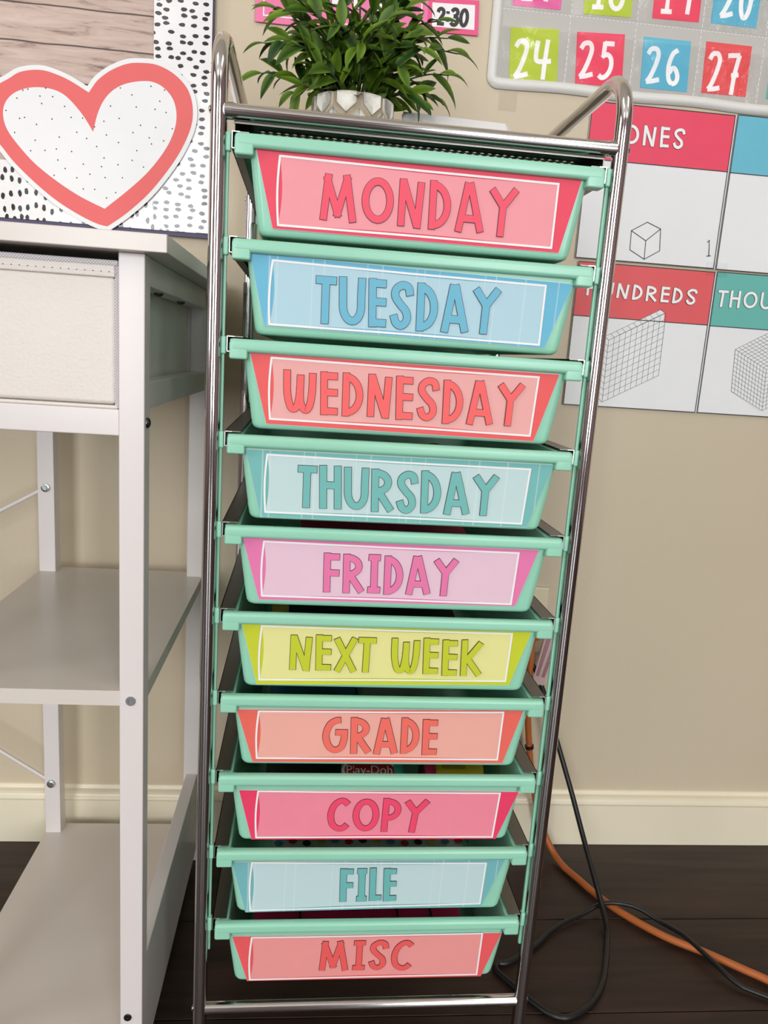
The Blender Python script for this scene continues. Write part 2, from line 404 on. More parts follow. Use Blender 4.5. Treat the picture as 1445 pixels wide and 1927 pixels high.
# glyph: (width, strokes); strokes are (points, closed); unit cap height, stroke about 0.19
GL = {
    'M': (0.86, [([(.12, 0), (.21, 1)], 0), ([(.17, .95), (.44, .10)], 0), ([(.40, .10), (.62, .96)], 0), ([(.59, 1), (.75, 0)], 0)]),
    'O': (0.72, [(arc(.36, .5, .265, .405, 90, 450, 28)[:-1], 1)]),
    'N': (0.62, [([(.10, .02), (.13, 1)], 0), ([(.13, .97), (.45, .03)], 0), ([(.45, 0), (.52, .95)], 0)]),
    'D': (0.54, [([(.10, 0), (.12, 1)], 0), ([(.09, .91)] + arc(.12, .5, .31, .41, 82, -82, 14) + [(.09, .09)], 0)]),
    'A': (0.68, [([(.09, 0), (.29, 1)], 0), ([(.33, 1), (.58, .03)], 0), ([(.19, .28), (.5, .28)], 0)]),
    'Y': (0.68, [([(.09, .93), (.34, .60)], 0), ([(.62, .95), (.34, .60)], 0), ([(.34, .66), (.29, 0)], 0)]),
    'T': (0.46, [([(.0, .90), (.46, .90)], 0), ([(.22, .85), (.19, 0)], 0)]),
    'U': (0.62, [([(.1, 1), (.1, .6)] + arc(.31, .42, .21, .32, 180, 360, 14) + [(.52, .6), (.54, 1)], 0)]),
    'E': (0.46, [([(.11, 0), (.11, 1)], 0), ([(.06, .91), (.42, .91)], 0), ([(.06, .53), (.42, .53)], 0), ([(.06, .09), (.42, .09)], 0)]),
    'S': (0.56, [(sp((.47, .72), (.43, .88), (.29, .92), (.15, .83), (.13, .68), (.25, .52), (.38, .38), (.40, .2), (.28, .08), (.15, .13), (.09, .29)), 0)]),
    'W': (0.78, [(sp((.09, 1), (.09, .5), (.15, .18), (.23, .10), (.32, .18), (.38, .5), (.40, .90)), 0), (sp((.38, .6), (.40, .25), (.50, .09), (.60, .18), (.66, .5), (.68, .95)), 0)]),
    'H': (0.56, [([(.10, 0), (.10, 1)], 0), ([(.46, 0), (.46, 1)], 0), ([(.1, .55), (.46, .55)], 0)]),
    'R': (0.58, [([(.10, 0), (.11, 1)], 0), ([(.08, .91)] + arc(.16, .70, .27, .21, 84, -84, 12) + [(.08, .49)], 0), ([(.18, .50), (.50, .04)], 0)]),
    'F': (0.46, [([(.10, 0), (.11, 1)], 0), ([(.06, .91), (.43, .91)], 0), ([(.06, .50), (.42, .50)], 0)]),
    'I': (0.40, [([(.20, .05), (.21, .95)], 0), ([(.06, .92), (.36, .92)], 0), ([(.04, .08), (.36, .08)], 0)]),
    'X': (0.58, [([(.06, .95), (.51, .03)], 0), ([(.07, .02), (.53, .97)], 0)]),
    'K': (0.60, [([(.10, 0), (.11, 1)], 0), ([(.55, .93), (.16, .42)], 0), ([(.18, .50), (.52, .03)], 0)]),
    'G': (0.70, [(sp((.50, .92), (.36, .90), (.20, .78), (.10, .5), (.16, .22), (.32, .09), (.50, .16), (.58, .36), (.60, .58)), 0), ([(.36, .58), (.68, .58)], 0)]),
    'C': (0.62, [(sp((.55, .82), (.45, .91), (.32, .90), (.18, .76), (.10, .5), (.14, .22), (.28, .09), (.42, .10), (.53, .20)), 0)]),
    'P': (0.52, [([(.10, 0), (.11, 1)], 0), ([(.08, .91)] + arc(.15, .66, .28, .25, 84, -84, 12) + [(.08, .41)], 0)]),
    'L': (0.42, [([(.11, 0), (.12, 1)], 0), ([(.06, .09), (.40, .09)], 0)]),
    ' ': (0.30, []),
    # brushed numerals
    '2s': (0.62, [(sp((.10, .80), (.22, .94), (.42, .95), (.50, .80), (.42, .55), (.24, .22), (.08, .03)), 0), ([(.06, .03), (.30, .06), (.56, .12)], 0)]),
    '4s': (0.70, [(sp((.16, .97), (.10, .62), (.14, .46), (.38, .44), (.66, .46)), 0), ([(.52, 1.0), (.44, .5), (.38, -.02)], 0)]),
    '5s': (0.62, [([(.58, .95), (.22, .96)], 0), ([(.24, 1.0), (.19, .58)], 0), (sp((.15, .61), (.34, .66), (.48, .54), (.48, .30), (.34, .10), (.16, .03), (.04, .10)), 0)]),
    '6s': (0.62, [(sp((.50, .97), (.30, .84), (.16, .50), (.18, .16), (.32, .02)), 0), (sp((.30, .02), (.46, .08), (.52, .24), (.44, .42), (.32, .46), (.19, .32)), 0)]),
    '7s': (0.62, [([(.08, .93), (.56, .96)], 0), (sp((.54, .96), (.40, .5), (.32, 0)), 0), ([(.26, .46), (.56, .50)], 0)]),
    '0s': (0.60, [(arc(.30, .5, .20, .46, 90, 450, 24)[:-1], 1)]),
    '8s': (0.58, [(arc(.29, .72, .16, .22, 90, 450, 18)[:-1], 1), (arc(.29, .26, .20, .25, 90, 450, 18)[:-1], 1)]),
    '9s': (0.62, [(arc(.28, .70, .19, .25, 0, 360, 18)[:-1], 1), ([(.48, .90), (.46, .5), (.42, 0)], 0)]),
    '1s': (0.40, [([(.14, .86), (.24, .98), (.22, 0)], 0), ([(.02, .02), (.40, .03)], 0)]),
    # plain bold digits
    '2': (0.56, [(sp((.10, .72), (.16, .88), (.32, .92), (.44, .80), (.42, .62), (.26, .36), (.10, .10)), 0), ([(.06, .08), (.50, .08)], 0)]),
    '3': (0.56, [(sp((.10, .80), (.22, .92), (.40, .90), (.46, .74), (.36, .58), (.22, .55)), 0), (sp((.22, .55), (.42, .50), (.48, .28), (.36, .10), (.18, .09), (.07, .20)), 0)]),
    '0': (0.58, [(arc(.29, .5, .20, .41, 90, 450, 24)[:-1], 1)]),
    ':': (0.24, [([(.12, .66), (.12, .80)], 0), ([(.12, .22), (.12, .36)], 0)]),
    '1': (0.30, [([(.04, .86), (.18, .97), (.18, 0)], 0), ([(.04, .02), (.30, .02)], 0)]),
}


def layout(text, gap=0.06):
    x = 0.0
    out = []
    for ch in text:
        w, st = GL[ch]
        out.append((x, st))
        x += w + gap
    return x - gap, out


def bilerp(q, u, v):
    """quad is TL, TR, BR, BL; v = 1 at the top"""
    tx, tz = q[0][0] + (q[1][0] - q[0][0]) * u, q[0][1] + (q[1][1] - q[0][1]) * u
    bx_, bz = q[3][0] + (q[2][0] - q[3][0]) * u, q[3][1] + (q[2][1] - q[3][1]) * u
    return (bx_ + (tx - bx_) * v, bz + (tz - bz) * v)


def lettering(mb, text, quad, stroke, y, m_fill, m_out=None, outline=0.0, fn=None, gap=0.06, jitter=0.0, seed=1, layer=0.0001):
    """strokes of the text stretched into the quad; stroke and outline in metres"""
    rnd = random.Random(seed)
    W, gl = layout(text, gap)
    strokes = []
    for x0, st in gl:
        dv = rnd.uniform(-jitter, jitter)
        for pts, closed in st:
            strokes.append(([bilerp(quad, (x0 + p[0]) / W, p[1] + dv) for p in pts], closed))
    step = .00003                       # every stroke lies a hair above the one before it
    k = 0
    if m_out is not None:
        for pts, closed in strokes:
            mb.ribbon(pts, stroke + 2 * outline, y - k * step, m_out, bool(closed), outline, fn)
            k += 1
    for pts, closed in strokes:
        mb.ribbon(pts, stroke, y - k * step, m_fill, bool(closed), 0, fn)
        k += 1


# ------------------------------------------------------------------ materials
M_CHROME = mat('chrome', (218, 215, 215), 0.11, 1.0)
M_STEEL = mat('grey_steel', (128, 124, 118), 0.34, 1.0)
M_STEEL_EDGE = mat('cut_steel', (235, 235, 232), 0.25, 1.0)
M_MINT = mat('mint_plastic', (150, 210, 183), 0.30, vary=0.04, vscale=6, spec=0.5)
M_WHITE_PAPER = mat('white_paper', (235, 235, 236), 0.55, vary=0.02, vscale=12)
M_INK = mat('black_ink', (42, 38, 42), 0.5)
M_LINE = mat('grey_line_ink', (92, 92, 92), 0.55)
M_DESK = mat('white_painted_wood', (222, 214, 211), 0.30, bump=0.12, bscale=60, vary=0.03, vscale=5, stretch=(1, 1, .15))
M_DESK_TOP = mat('white_grained_board', (214, 205, 196), 0.28, bump=0.10, bscale=90, vary=0.035, vscale=7, stretch=(.12, 1, 1))
M_BOLT = mat('zinc_bolt', (170, 172, 172), 0.35, 1.0)
M_BOLT_DARK = mat('dark_zinc_bolt', (92, 92, 96), 0.3, 1.0)
M_BLACK = mat('black_rubber', (22, 21, 22), 0.4)
M_ORANGE = mat('orange_cord', (184, 100, 46), 0.45)
M_CREAM = mat('cream_plastic', (226, 215, 184), 0.35)
M_TRIM = mat('cream_trim_paint', (240, 230, 204), 0.30, bump=0.15, bscale=40, vary=0.04, vscale=4)
M_CEIL = mat('ceiling_white', (225, 221, 212), 0.8)


def wall_material():
    m, nt, b, N, L = node_mat('wall_paint')
    tc = N.new('ShaderNodeTexCoord')
    n = N.new('ShaderNodeTexNoise')
    n.inputs['Scale'].default_value = 1.6
    n.inputs['Detail'].default_value = 3
    L.new(tc.outputs['Object'], n.inputs['Vector'])
    r = N.new('ShaderNodeValToRGB')
    r.color_ramp.elements[0].position = .35
    r.color_ramp.elements[1].position = .65
    r.color_ramp.elements[0].color = rgb((203, 188, 162))
    r.color_ramp.elements[1].color = rgb((210, 195, 170))
    L.new(n.outputs['Fac'], r.inputs['Fac'])
    L.new(r.outputs['Color'], b.inputs['Base Color'])
    b.inputs['Roughness'].default_value = .5
    n2 = N.new('ShaderNodeTexNoise')
    n2.inputs['Scale'].default_value = 120
    L.new(tc.outputs['Object'], n2.inputs['Vector'])
    bp = N.new('ShaderNodeBump')
    bp.inputs['Strength'].default_value = .25
    bp.inputs['Distance'].default_value = .001
    L.new(n2.outputs['Fac'], bp.inputs['Height'])
    L.new(bp.outputs['Normal'], b.inputs['Normal'])
    return m


def floor_material():
    m, nt, b, N, L = node_mat('dark_floor_wood')
    tc = N.new('ShaderNodeTexCoord')
    info = N.new('ShaderNodeObjectInfo')
    mp = N.new('ShaderNodeMapping')
    mp.inputs['Scale'].default_value = (2.2, 26, 26)
    comb = N.new('ShaderNodeVectorMath')
    comb.operation = 'ADD'
    L.new(tc.outputs['Object'], mp.inputs['Vector'])
    L.new(mp.outputs['Vector'], comb.inputs[0])
    sc = N.new('ShaderNodeMath')
    sc.operation = 'MULTIPLY'
    sc.inputs[1].default_value = 37
    L.new(info.outputs['Random'], sc.inputs[0])
    L.new(sc.outputs[0], comb.inputs[1])
    n = N.new('ShaderNodeTexNoise')
    n.inputs['Scale'].default_value = 2.2
    n.inputs['Detail'].default_value = 7
    n.inputs['Distortion'].default_value = .5
    L.new(comb.outputs[0], n.inputs['Vector'])
    r = N.new('ShaderNodeValToRGB')
    r.color_ramp.elements[0].position = .3
    r.color_ramp.elements[1].position = .75
    r.color_ramp.elements[0].color = rgb((36, 25, 21))
    r.color_ramp.elements[1].color = rgb((64, 45, 37))
    L.new(n.outputs['Fac'], r.inputs['Fac'])
    L.new(r.outputs['Color'], b.inputs['Base Color'])
    b.inputs['Roughness'].default_value = .42
    b.inputs['Specular IOR Level'].default_value = .35
    bp = N.new('ShaderNodeBump')
    bp.inputs['Strength'].default_value = .15
    bp.inputs['Distance'].default_value = .001
    L.new(n.outputs['Fac'], bp.inputs['Height'])
    L.new(bp.outputs['Normal'], b.inputs['Normal'])
    return m


def dash_material(name, sx, sz, rot):
    """white glossy border paper with scattered short black brush dashes"""
    m, nt, b, N, L = node_mat(name)
    tc = N.new('ShaderNodeTexCoord')
    mp = N.new('ShaderNodeMapping')
    mp.inputs['Scale'].default_value = (sx, 1, sz)
    L.new(tc.outputs['Object'], mp.inputs['Vector'])
    sep = N.new('ShaderNodeSeparateXYZ')
    L.new(mp.outputs['Vector'], sep.inputs[0])
    cmb = N.new('ShaderNodeCombineXYZ')
    L.new(sep.outputs['X'], cmb.inputs['X'])
    L.new(sep.outputs['Z'], cmb.inputs['Y'])
    v = N.new('ShaderNodeTexVoronoi')
    v.voronoi_dimensions = '2D'
    v.feature = 'F1'
    v.inputs['Scale'].default_value = 1
    v.inputs['Randomness'].default_value = .55
    L.new(cmb.outputs[0], v.inputs['Vector'])
    n = N.new('ShaderNodeTexNoise')
    n.inputs['Scale'].default_value = 2.3
    L.new(cmb.outputs[0], n.inputs['Vector'])
    a = N.new('ShaderNodeMath')
    a.operation = 'MULTIPLY_ADD'
    a.inputs[1].default_value = .22
    L.new(n.outputs['Fac'], a.inputs[0])
    L.new(v.outputs['Distance'], a.inputs[2])
    r = N.new('ShaderNodeValToRGB')
    r.color_ramp.interpolation = 'LINEAR'
    r.color_ramp.elements[0].position = .345
    r.color_ramp.elements[1].position = .37
    r.color_ramp.elements[0].color = rgb((40, 40, 42))
    r.color_ramp.elements[1].color = rgb((238, 236, 236))
    L.new(a.outputs[0], r.inputs['Fac'])
    L.new(r.outputs['Color'], b.inputs['Base Color'])
    b.inputs['Roughness'].default_value = .16
    n2 = N.new('ShaderNodeTexNoise')
    n2.inputs['Scale'].default_value = 16
    L.new(tc.outputs['Object'], n2.inputs['Vector'])
    bp = N.new('ShaderNodeBump')
    bp.inputs['Strength'].default_value = .35
    bp.inputs['Distance'].default_value = .004
    L.new(n2.outputs['Fac'], bp.inputs['Height'])
    L.new(bp.outputs['Normal'], b.inputs['Normal'])
    return m


def board_paper_material():
    """printed weathered-plank paper: long grain, dark plank joints"""
    m, nt, b, N, L = node_mat('printed_plank_paper')
    tc = N.new('ShaderNodeTexCoord')
    mp = N.new('ShaderNodeMapping')
    mp.inputs['Scale'].default_value = (9, 1, 75)
    L.new(tc.outputs['Object'], mp.inputs['Vector'])
    n = N.new('ShaderNodeTexNoise')
    n.inputs['Scale'].default_value = 1.5
    n.inputs['Detail'].default_value = 8
    n.inputs['Roughness'].default_value = .65
    n.inputs['Distortion'].default_value = .6
    L.new(mp.outputs['Vector'], n.inputs['Vector'])
    r = N.new('ShaderNodeValToRGB')
    e = r.color_ramp.elements
    e[0].position = .30
    e[0].color = rgb((112, 88, 78))
    e[1].position = .70
    e[1].color = rgb((214, 194, 182))
    k = e.new(.45)
    k.color = rgb((193, 169, 157))
    L.new(n.outputs['Fac'], r.inputs['Fac'])
    # plank joints, slightly wavering
    sep = N.new('ShaderNodeSeparateXYZ')
    L.new(tc.outputs['Object'], sep.inputs[0])
    n3 = N.new('ShaderNodeTexNoise')
    n3.inputs['Scale'].default_value = 14
    L.new(tc.outputs['Object'], n3.inputs['Vector'])
    ad = N.new('ShaderNodeMath')
    ad.operation = 'MULTIPLY_ADD'
    ad.inputs[1].default_value = .004
    L.new(n3.outputs['Fac'], ad.inputs[0])
    L.new(sep.outputs['Z'], ad.inputs[2])
    of = N.new('ShaderNodeMath')
    of.operation = 'ADD'
    of.inputs[1].default_value = PLANK_OFF
    L.new(ad.outputs[0], of.inputs[0])
    pp = N.new('ShaderNodeMath')
    pp.operation = 'PINGPONG'
    pp.inputs[1].default_value = .02025
    L.new(of.outputs[0], pp.inputs[0])
    lt = N.new('ShaderNodeMapRange')
    lt.inputs['From Min'].default_value = .0004
    lt.inputs['From Max'].default_value = .0013
    L.new(pp.outputs[0], lt.inputs['Value'])
    mx = N.new('ShaderNodeMix')
    mx.data_type = 'RGBA'
    mx.inputs['A'].default_value = rgb((78, 60, 54))
    L.new(lt.outputs['Result'], mx.inputs['Factor'])
    L.new(r.outputs['Color'], mx.inputs['B'])
    L.new(mx.outputs['Result'], b.inputs['Base Color'])
    b.inputs['Roughness'].default_value = .6
    return m


def mesh_weave_material(name, c0, c1, scale, rough=.6):
    m, nt, b, N, L = node_mat(name)
    tc = N.new('ShaderNodeTexCoord')
    mp = N.new('ShaderNodeMapping')
    mp.inputs['Rotation'].default_value = (0, math.radians(45), 0)
    mp.inputs['Scale'].default_value = (scale, scale, scale)
    L.new(tc.outputs['Object'], mp.inputs['Vector'])
    ch = N.new('ShaderNodeTexVoronoi')
    ch.inputs['Scale'].default_value = 1
    ch.inputs['Randomness'].default_value = 0
    L.new(mp.outputs['Vector'], ch.inputs['Vector'])
    r = N.new('ShaderNodeValToRGB')
    r.color_ramp.elements[0].position = .28
    r.color_ramp.elements[1].position = .46
    r.color_ramp.elements[0].color = rgb(c0)
    r.color_ramp.elements[1].color = rgb(c1)
    L.new(ch.outputs['Distance'], r.inputs['Fac'])
    L.new(r.outputs['Color'], b.inputs['Base Color'])
    b.inputs['Roughness'].default_value = rough
    return m


def vinyl_material(name='clear_vinyl', strength=.2, dist=.002):
    """clear crinkled vinyl: mostly transparent with sharp glints"""
    m, nt, b, N, L = node_mat(name)
    N.remove(b)
    out = N['Material Output']
    tr = N.new('ShaderNodeBsdfTransparent')
    tr.inputs[0].default_value = (1, 1, 1, 1)
    gl = N.new('ShaderNodeBsdfGlossy')
    gl.inputs['Roughness'].default_value = .08
    gl.inputs['Color'].default_value = (1, 1, 1, 1)
    tc = N.new('ShaderNodeTexCoord')
    mp = N.new('ShaderNodeMapping')
    mp.inputs['Scale'].default_value = (1.6, 1, .7)
    L.new(tc.outputs['Object'], mp.inputs['Vector'])
    n = N.new('ShaderNodeTexNoise')
    n.inputs['Scale'].default_value = 38
    n.inputs['Detail'].default_value = 5
    n.inputs['Distortion'].default_value = .8
    L.new(mp.outputs['Vector'], n.inputs['Vector'])
    bp = N.new('ShaderNodeBump')
    bp.inputs['Strength'].default_value = strength
    bp.inputs['Distance'].default_value = dist
    L.new(n.outputs['Fac'], bp.inputs['Height'])
    L.new(bp.outputs['Normal'], gl.inputs['Normal'])
    fr = N.new('ShaderNodeFresnel')
    fr.inputs['IOR'].default_value = 1.4
    mx = N.new('ShaderNodeMixShader')
    L.new(fr.outputs[0], mx.inputs[0])
    L.new(tr.outputs[0], mx.inputs[1])
    L.new(gl.outputs[0], mx.inputs[2])
    L.new(mx.outputs[0], out.inputs['Surface'])
    return m


def leaf_material():
    m, nt, b, N, L = node_mat('plastic_leaf')
    info = N.new('ShaderNodeObjectInfo')
    tc = N.new('ShaderNodeTexCoord')
    sep = N.new('ShaderNodeSeparateXYZ')
    L.new(tc.outputs['Object'], sep.inputs[0])
    ab = N.new('ShaderNodeMath')
    ab.operation = 'ABSOLUTE'
    L.new(sep.outputs['Y'], ab.inputs[0])
    r = N.new('ShaderNodeMapRange')
    r.inputs['From Min'].default_value = .0008
    r.inputs['From Max'].default_value = .0062
    L.new(ab.outputs[0], r.inputs['Value'])
    mul = N.new('ShaderNodeMath')
    mul.operation = 'MULTIPLY_ADD'
    mul.inputs[1].default_value = .55
    L.new(info.outputs['Random'], mul.inputs[0])
    m2 = N.new('ShaderNodeMath')
    m2.operation = 'MULTIPLY'
    m2.inputs[1].default_value = .5
    L.new(r.outputs['Result'], m2.inputs[0])
    L.new(m2.outputs[0], mul.inputs[2])
    cr = N.new('ShaderNodeValToRGB')
    cr.color_ramp.elements[0].position = .1
    cr.color_ramp.elements[0].color = rgb((32, 64, 22))
    cr.color_ramp.elements[1].position = .95
    cr.color_ramp.elements[1].color = rgb((116, 148, 40))
    L.new(mul.outputs[0], cr.inputs['Fac'])
    L.new(cr.outputs['Color'], b.inputs['Base Color'])
    b.inputs['Roughness'].default_value = .48
    b.inputs['Specular IOR Level'].default_value = .3
    return m


def print_paper(name, color, lines=0.0):
    """card printed in one colour; some sheets show faint pale printer streaks"""
    if lines <= 0:
        return mat(name, color, .55, vary=0.015, vscale=40)
    if name in MATS:
        return MATS[name]
    m, nt, b, N, L = node_mat(name)
    tc = N.new('ShaderNodeTexCoord')
    sep = N.new('ShaderNodeSeparateXYZ')
    L.new(tc.outputs['Object'], sep.inputs[0])
    n = N.new('ShaderNodeTexNoise')
    n.noise_dimensions = '1D'
    n.inputs['Scale'].default_value = 330
    n.inputs['Detail'].default_value = 0
    L.new(sep.outputs['X'], n.inputs['W'])
    r = N.new('ShaderNodeValToRGB')
    r.color_ramp.elements[0].position = .78
    r.color_ramp.elements[1].position = .80
    c = rgb(color)
    r.color_ramp.elements[0].color = c
    r.color_ramp.elements[1].color = tuple(min(1, q + (1 - q) * lines) for q in c[:3]) + (1,)
    L.new(n.outputs['Fac'], r.inputs['Fac'])
    L.new(r.outputs['Color'], b.inputs['Base Color'])
    b.inputs['Roughness'].default_value = .55
    return m


PLANK_OFF = 0.0
M_WALL = wall_material()
M_WALL_FAR = mat('mauve_reflection_tone', (128, 104, 104), .7, vary=.04, vscale=2)  # unseen walls coloured dark mauve to deepen the chrome reflections
M_FLOOR = floor_material()
M_LEAF = leaf_material()
M_VINYL = vinyl_material()

# ------------------------------------------------------------------ the room
R_ = ROOM
mb = MB()
mb.box(R_['x0'] - .1, R_['x1'] + .1, R_['y1'], R_['y1'] + .1, 0, R_['z1'])
struct(mb.build('wall_back', M_WALL), 'beige painted classroom wall')
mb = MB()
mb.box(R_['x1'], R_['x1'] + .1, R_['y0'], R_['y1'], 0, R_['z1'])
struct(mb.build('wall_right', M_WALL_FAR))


def holed_wall(mb, horizontal_range, holes, zmax, to_xyz):
    """wall rectangle split around window holes (u0,u1,z0,z1)"""
    u0, u1 = horizontal_range
    cuts = sorted({u0, u1} | {h[0] for h in holes} | {h[1] for h in holes})
    for a, c in zip(cuts[:-1], cuts[1:]):
        hole = next((h for h in holes if a >= h[0] - 1e-6 and c <= h[1] + 1e-6), None)
        spans = [(0, zmax)] if hole is None else [(0, hole[2]), (hole[3], zmax)]
        for z0, z1 in spans:
            to_xyz(mb, a, c, z0, z1)


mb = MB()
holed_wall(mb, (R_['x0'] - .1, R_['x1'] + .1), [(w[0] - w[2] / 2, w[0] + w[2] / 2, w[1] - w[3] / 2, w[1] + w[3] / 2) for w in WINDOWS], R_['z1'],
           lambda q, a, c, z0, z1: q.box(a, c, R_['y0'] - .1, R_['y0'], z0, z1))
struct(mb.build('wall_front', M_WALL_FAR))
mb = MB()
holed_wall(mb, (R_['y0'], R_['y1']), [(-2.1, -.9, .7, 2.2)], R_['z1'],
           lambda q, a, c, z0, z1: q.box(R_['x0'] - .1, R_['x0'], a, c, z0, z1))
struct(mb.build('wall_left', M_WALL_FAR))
mb = MB()
mb.box(R_['x0'] - .1, R_['x1'] + .1, R_['y0'] - .1, R_['y1'] + .1, R_['z1'], R_['z1'] + .08)
ceiling_o = struct(mb.build('ceiling', M_CEIL))

for i, (wx, wz, ww, wh) in enumerate(WINDOWS):
    mb = MB()
    y = R_['y0']
    for a in (-1, 1):
        mb.box(wx + a * ww / 2 - .03, wx + a * ww / 2 + .03, y - .02, y + .02, wz - wh / 2 - .03, wz + wh / 2 + .03)
        mb.box(wx - ww / 2, wx + ww / 2, y - .02, y + .02, wz + a * wh / 2 - .03, wz + a * wh / 2 + .03)
    mb.box(wx - .015, wx + .015, y - .02, y + .005, wz - wh / 2, wz + wh / 2)
    mb.box(wx - ww / 2, wx + ww / 2, y - .02, y + .005, wz - .015, wz + .015)
    struct(mb.build('window_%d' % (i + 1), M_TRIM))
mb = MB()
x = R_['x0']
for a in (-2.1, -.9, -1.5):
    mb.box(x - .02, x + .02, a - .03, a + .03, .67, 2.23)
for a in (.7, 1.45, 2.2):
    mb.box(x - .02, x + .02, -2.1, -.9, a - .03, a + .03)
struct(mb.build('window_3', M_TRIM))
for fx, fy in FIXTURES:
    mb = MB()
    for e in (-1, 1):
        mb.box(fx + e * .3 - .02, fx + e * .3 + .02, fy - .62, fy + .62, R_['z1'] - .07, R_['z1'])
        mb.box(fx - .3, fx + .3, fy + e * .6 - .02, fy + e * .6 + .02, R_['z1'] - .07, R_['z1'])
    mb.box(fx - .3, fx + .3, fy - .6, fy + .6, R_['z1'] - .02, R_['z1'])
    mb.build('light_fixture', M_CEIL, ceiling_o)

# floor: a subfloor with dark planks laid on it, running along the back wall
mb = MB()
mb.box(R_['x0'], R_['x1'], R_['y0'], R_['y1'], -.05, -.004)
floor_o = struct(mb.build('floor', mat('subfloor_wood', (50, 36, 30), .8)), 'dark brown wood plank floor')
PLW = 0.146
y = 0.2285
rows = [(y, R_['y1'])]
rnd = random.Random(5)
while y > R_['y0']:
    rows.append((max(y - PLW, R_['y0']), min(y, R_['y1'])))
    y -= PLW
for ri, (ya, yb) in enumerate(rows):
    x = R_['x0'] - (rnd.uniform(0, 1.8) if ri > 2 else (1.0, 1.3, .8)[ri])
    while x < R_['x1']:
        a, c = max(x, R_['x0']), min(x + 2.44, R_['x1'])
        if c - a > .02:
            mb = MB()
            mb.box(-(c - a) / 2 + .0006, (c - a) / 2 - .0006, -(yb - ya) / 2 + .0007, (yb - ya) / 2 - .0007, -.004, 0, 0, .0008, 1)
            mb.build('plank', M_FLOOR, floor_o, None, ((a + c) / 2, (ya + yb) / 2, 0))
        x += 2.44

# baseboard with its moulded top
prof = [(BASE_Y, 0.0), (BASE_Y, .0650), (BASE_Y - .0008, .0662), (BASE_Y - .0014, .0685), (BASE_Y - .0008, .0710), (BASE_Y + .0004, .0722), (BASE_Y + .0012, .0748),
        (BASE_Y + .0040, .0768), (BASE_Y + .0095, .0785), (BASE_Y + .0120, .0830), (R_['y1'] + .002, .0845), (R_['y1'] + .002, 0.0)]
n = len(prof)
mb = MB()
mb.add([(R_['x0'], p[0], p[1]) for p in prof] + [(R_['x1'], p[0], p[1]) for p in prof], [(i, (i + 1) % n, (i + 1) % n + n, i + n) for i in range(n)])
struct(mb.build('baseboard_back', M_TRIM), 'cream painted baseboard with a moulded top')

# ------------------------------------------------------------------ rolling drawer cart
CW, CD = 0.31, 0.342          # spacing of the posts
TR = 0.0063                   # post radius
H_TOP = 0.9335
cart = thing('storage_cart', 'tall chrome rolling cart with ten labelled mint green drawers', 'cart', (0, 0, 0), CART_TURN)


def bend(c, r, a0, a1, n=8):
    """arc in the YZ plane"""
    return [(0, c[0] + r * math.cos(math.radians(a0 + (a1 - a0) * i / n)), c[1] + r * math.sin(math.radians(a0 + (a1 - a0) * i / n))) for i in range(n + 1)]


BR = 0.036
for s, x0 in ((0, 0.0), (1, CW)):
    path = [(0, 0, .062), (0, 0, .3), (0, 0, .6), (0, 0, H_TOP - BR - .01)]
    path += bend((BR, H_TOP - BR), BR, 180, 90)
    path += bend((CD - BR, H_TOP - BR), BR, 90, 0)
    path += [(0, CD, .6), (0, CD, .3), (0, CD, .062)]
    mb = MB()
    mb.tube([(x0, p[1], p[2]) for p in path], TR, 36)
    mb.build('side_frame', M_CHROME, cart)
for yy in (0.0, CD):
    mb = MB()
    mb.tube([(TR * .8, yy, RAIL_Z), (CW - TR * .8, yy, RAIL_Z)], .0056, 32)
    mb.tube([(TR * .7, yy, RAIL_Z), (TR + .0045, yy, RAIL_Z)], .0060, 20)
    mb.tube([(CW - TR * .7, yy, RAIL_Z), (CW - TR - .0045, yy, RAIL_Z)], .0060, 20)
    mb.build('top_rail', M_CHROME, cart)
    mb = MB()
    mb.tube([(TR * .8, yy, .095), (CW - TR * .8, yy, .095)], .0054, 32)
    mb.build('bottom_rail', M_CHROME, cart)
for x0 in (0, CW):
    for yy in (0, CD):
        for zz in (RAIL_Z, .095):
            mb = MB()
            s = -1 if x0 == 0 else 1
            mb.lathe([(.0, s * .0016), (.0018, s * .0015), (.0028, s * .0007), (.0030, 0)][::s], (x0 + s * (TR - .0003), yy, zz), 12, axis='X')
            mb.build('screw', M_CHROME, cart)

